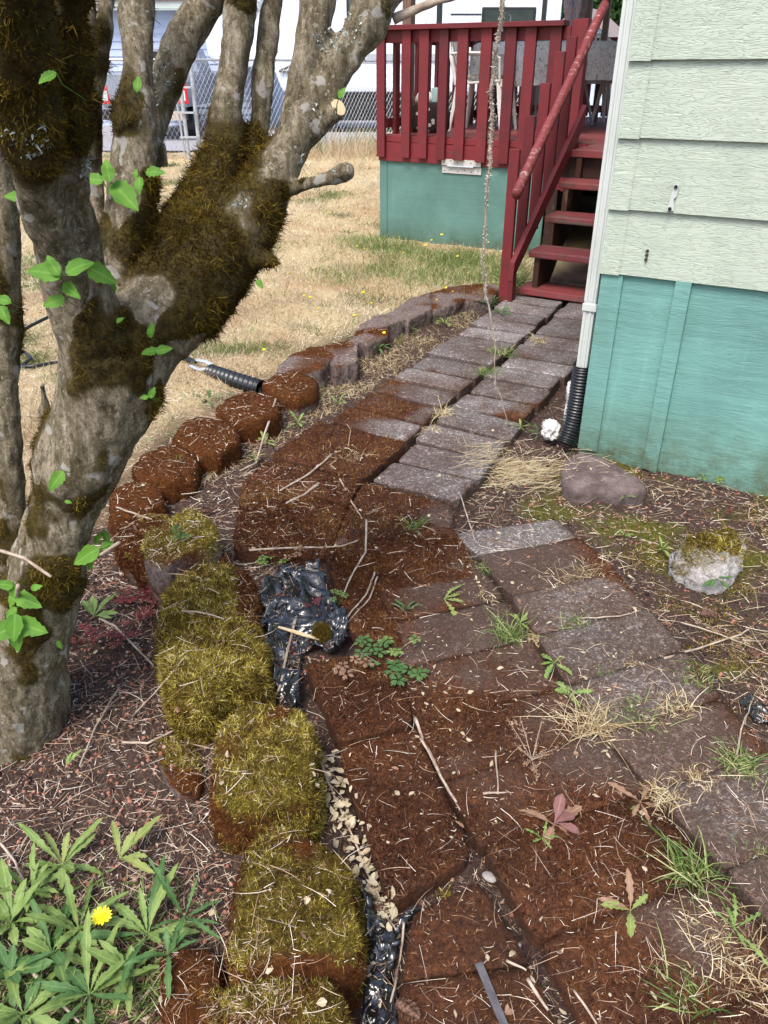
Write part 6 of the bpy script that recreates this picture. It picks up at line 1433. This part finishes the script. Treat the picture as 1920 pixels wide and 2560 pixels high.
for k in range(1700):
    y = random.uniform(.62, 3.4)**1.0; x = random.uniform(-1.0, .85)*(.35+.36*y)
    if mnoise.noise(Vector((x*3, y*3, 4.4)))+.35*random.uniform(-1, 1) < -.05: continue
    z_, n_ = top(x, y); p = Vector((x, y, z_+random.uniform(.001, .005))); a = random.uniform(0, 6.28); l = random.choice((.004, .005, .006, .008, .010, .014, .018))
    m_ = mb if random.random() < .72 else mb2
    leaf_strip(m_, p, (math.cos(a), math.sin(a), random.uniform(-.1, .3)), (random.gauss(0, .3), random.gauss(0, .3), 1), l, l*random.uniform(.35, .9), lobes=random.choice((0, 2)), depth=.3, droop=random.uniform(-.3, .5), fold=random.uniform(-.3, .5), n=4, twist=random.uniform(-.8, .8))
for m_, mt in ((mb, 'paleleaf'), (mb2, 'deadleaf')):
    o = m_.build('leaf_litter', M[mt]); fin_leaf(o, m_); o['kind'] = 'stuff'
# needles and twiglets everywhere near
n = 76000; y = .55+4.2*rng.random(n)**1.5; x = rng.uniform(-1, 1.15, n)*(.50+.42*y); x = np.where(rng.random(n) < .22, -rng.uniform(.2, 1, n)*(.42+.42*y), x)
TZ = [top(float(a), float(b)) for a, b in zip(x, y)]; z = np.array([t[0] for t in TZ]); nn = np.array([t[1][:] for t in TZ]); nn[nn[:, 2] < 0] *= -1
u_, v_ = UV(x, y); slabfar = (v_ > 2.4) & (u_ > -2.0) & (u_ < -1.1) & (z > .015)
pale_slab = ((v_ > 1.5) & (u_ > -.75) & (u_ < .1) & (z > .02))
leftsoil = (z < .02)
qn = np.stack([x, y, 0*x], 1); keep = rng.random(n)*(1.15-.75*vnoise(qn, 4.5, 60)-.4*vnoise(qn, 14, 61)) < np.where(slabfar, .08, np.where(pale_slab, .40, np.where(leftsoil, 1, .52))); x, y, z, nn, leftsoil = x[keep], y[keep], z[keep], nn[keep], leftsoil[keep]; n = len(x)
a = rng.uniform(0, 6.28, n); t = np.stack([np.cos(a), np.sin(a), rng.normal(.04, .1, n)], 1); t = unit(t-nn*np.sum(t*nn, 1, keepdims=True)*.85)
L = np.where(rng.random(n) < .14, rng.uniform(.03, .09, n), rng.uniform(.005, .022, n)*rng.uniform(.6, 1.3, n))*np.where(leftsoil, 1.25, .9)
bend = np.cross(t, nn)*rng.normal(0, .28, (n, 1))
rn = np.clip(np.where(rng.random(n) < np.where(L > .025, .75, .42), rng.uniform(.6, 1, n), rng.uniform(.05, .6, n)), 0, 1)
blades('fallen_needles', np.stack([x, y, z+rng.uniform(.002, .007, n)], 1), t, L, .00095*np.clip(y, .9, 3)**.6*rng.uniform(.7, 1.5, n), bend, M['needle'], rnd=rn, segs=3, kind='stuff')
# soil crumbs and pebbles
def crumbs(name, n, box, smin, smax, cond):
    x = rng.uniform(box[0], box[1], n); y = rng.uniform(box[2], box[3], n); TZ = [top(float(a), float(b))[0] for a, b in zip(x, y)]; z = np.array(TZ)
    k = cond(x, y, z); x, y, z = x[k], y[k], z[k]; n = len(x); s = smin+(smax-smin)*rng.random(n)**3
    o6 = np.array([[1, 0, 0], [-1, 0, 0], [0, 1, 0], [0, -1, 0], [0, 0, .8], [0, 0, -.6]]); V = o6[None]*s[:, None, None]*rng.uniform(.6, 1.3, (n, 6, 1)); an = rng.uniform(0, 6.28, n); c_, s2 = np.cos(an), np.sin(an)
    V = np.stack([V[..., 0]*c_[:, None]-V[..., 1]*s2[:, None], V[..., 0]*s2[:, None]+V[..., 1]*c_[:, None], V[..., 2]], -1)+np.stack([x, y, z+s*.2], 1)[:, None]
    T8 = np.array([[0, 2, 4], [2, 1, 4], [1, 3, 4], [3, 0, 4], [2, 0, 5], [1, 2, 5], [3, 1, 5], [0, 3, 5]])
    tr_ = (T8[None]+6*np.arange(n)[:, None, None]).reshape(-1, 3)
    r = rng.random(n)*.75; big = s > smin+(smax-smin)*.25; r = np.where(big & (rng.random(n) < .45), rng.uniform(.72, 1, n), r)
    o = np_mesh(name, V.reshape(-1, 3), np.zeros((0, 4), int), tr_, M['soilclod'], attrs={'rnd': np.repeat(r, 6)}); o['kind'] = 'stuff'; return o
crumbs('soil_crumbs', 26000, (-1.5, -.15, .55, 2.3), .0012, .0085, lambda x, y, z: z < .03)
crumbs('soil_crumbs', 20000, (.0, 2.3, .6, 3.2), .0015, .009, lambda x, y, z: z < .02)
# low mossy ground cover right of the path
n = 60000; x = rng.uniform(.15, 1.7, n); y = rng.uniform(1.2, 3.0, n); q = np.stack([x, y, 0*x], 1); u_, v_ = UV(x, y); k = (.26+.34*vnoise(q, 3, 8)+.35*vnoise(q, 11, 1) > .55) & (v_ < 3.15) & (u_ > -.85); x, y = x[k], y[k]
z = np.array([top(float(a), float(b))[0] for a, b in zip(x, y)]); k = z < .02; x, y, z = x[k], y[k], z[k]; n = len(x)
blades('ground_moss', np.stack([x, y, z], 1), rng.normal(size=(n, 3))*np.array([.7, .7, .2])+np.array([0, 0, .6]), rng.uniform(.005, .015, n), .0021, rng.normal(0, .5, (n, 3)), M['greenmoss'], rnd=np.clip(rng.normal(.40, .25, n), 0, 1), kind='stuff')

# dry grass stems lying over the soil right of the path
n = 2600; x = rng.uniform(.35, 1.75, n); y = rng.uniform(1.25, 2.95, n); u_, v_ = UV(x, y); k = (v_ < 3.12) & (vnoise(np.stack([x, y, 0*x], 1), 4, 33)+rng.normal(0, .3, n) > -.1); x, y = x[k], y[k]
z = np.array([top(float(a), float(b))[0] for a, b in zip(x, y)]); k = z < .025; x, y, z = x[k], y[k], z[k]; n = len(x); a = rng.uniform(0, 6.28, n)
blades('fallen_straw', np.stack([x, y, z+rng.uniform(.003, .014, n)], 1), np.stack([np.cos(a), np.sin(a), rng.normal(.05, .12, n)], 1), rng.uniform(.02, .11, n), .0016, rng.normal(0, .25, (n, 3))*np.array([1, 1, .3]), M['dry'], rnd=rng.uniform(.2, 1, n), segs=3, kind='stuff')

for x, y, n_, L_, wd_, mt, lab in ((80, 2230, 12, .085, .022, 'weed', 'leafy weed between the broad one and the left edge, above the yellow flower'), (200, 2330, 12, .095, .024, 'weed', 'bushy light green weed just left of the yellow flower stem'),
    (420, 2390, 8, .07, .018, 'weed2', 'small dark weed against the left flank of the nearest bright stone')):
    rosette(x, y, n_, L_, wd_, mt, lab, random.choice((5, 6, 7)), .3)
P = np.array([G(a, b, .01) for a, b in ((60, 2250), (160, 2300), (100, 2400), (240, 2450), (60, 2500), (200, 2540), (330, 2480), (380, 2420), (300, 2300), (20, 2350))]); n = 1500
P = P[rng.integers(0, len(P), n)]+rng.normal(0, .05, (n, 3))*np.array([1, 1, 0]); P[:, 2] = ground_z(P[:, 0], P[:, 1])
blades('low_greenery', P, np.stack([rng.normal(0, .8, n), rng.normal(0, .8, n), np.full(n, .7)], 1), rng.uniform(.012, .05, n), rng.uniform(.002, .006, n), rng.normal(0, .4, (n, 3)), M['greenb'], rnd=np.clip(rng.normal(.45, .22, n), 0, 1), segs=3, kind='stuff')
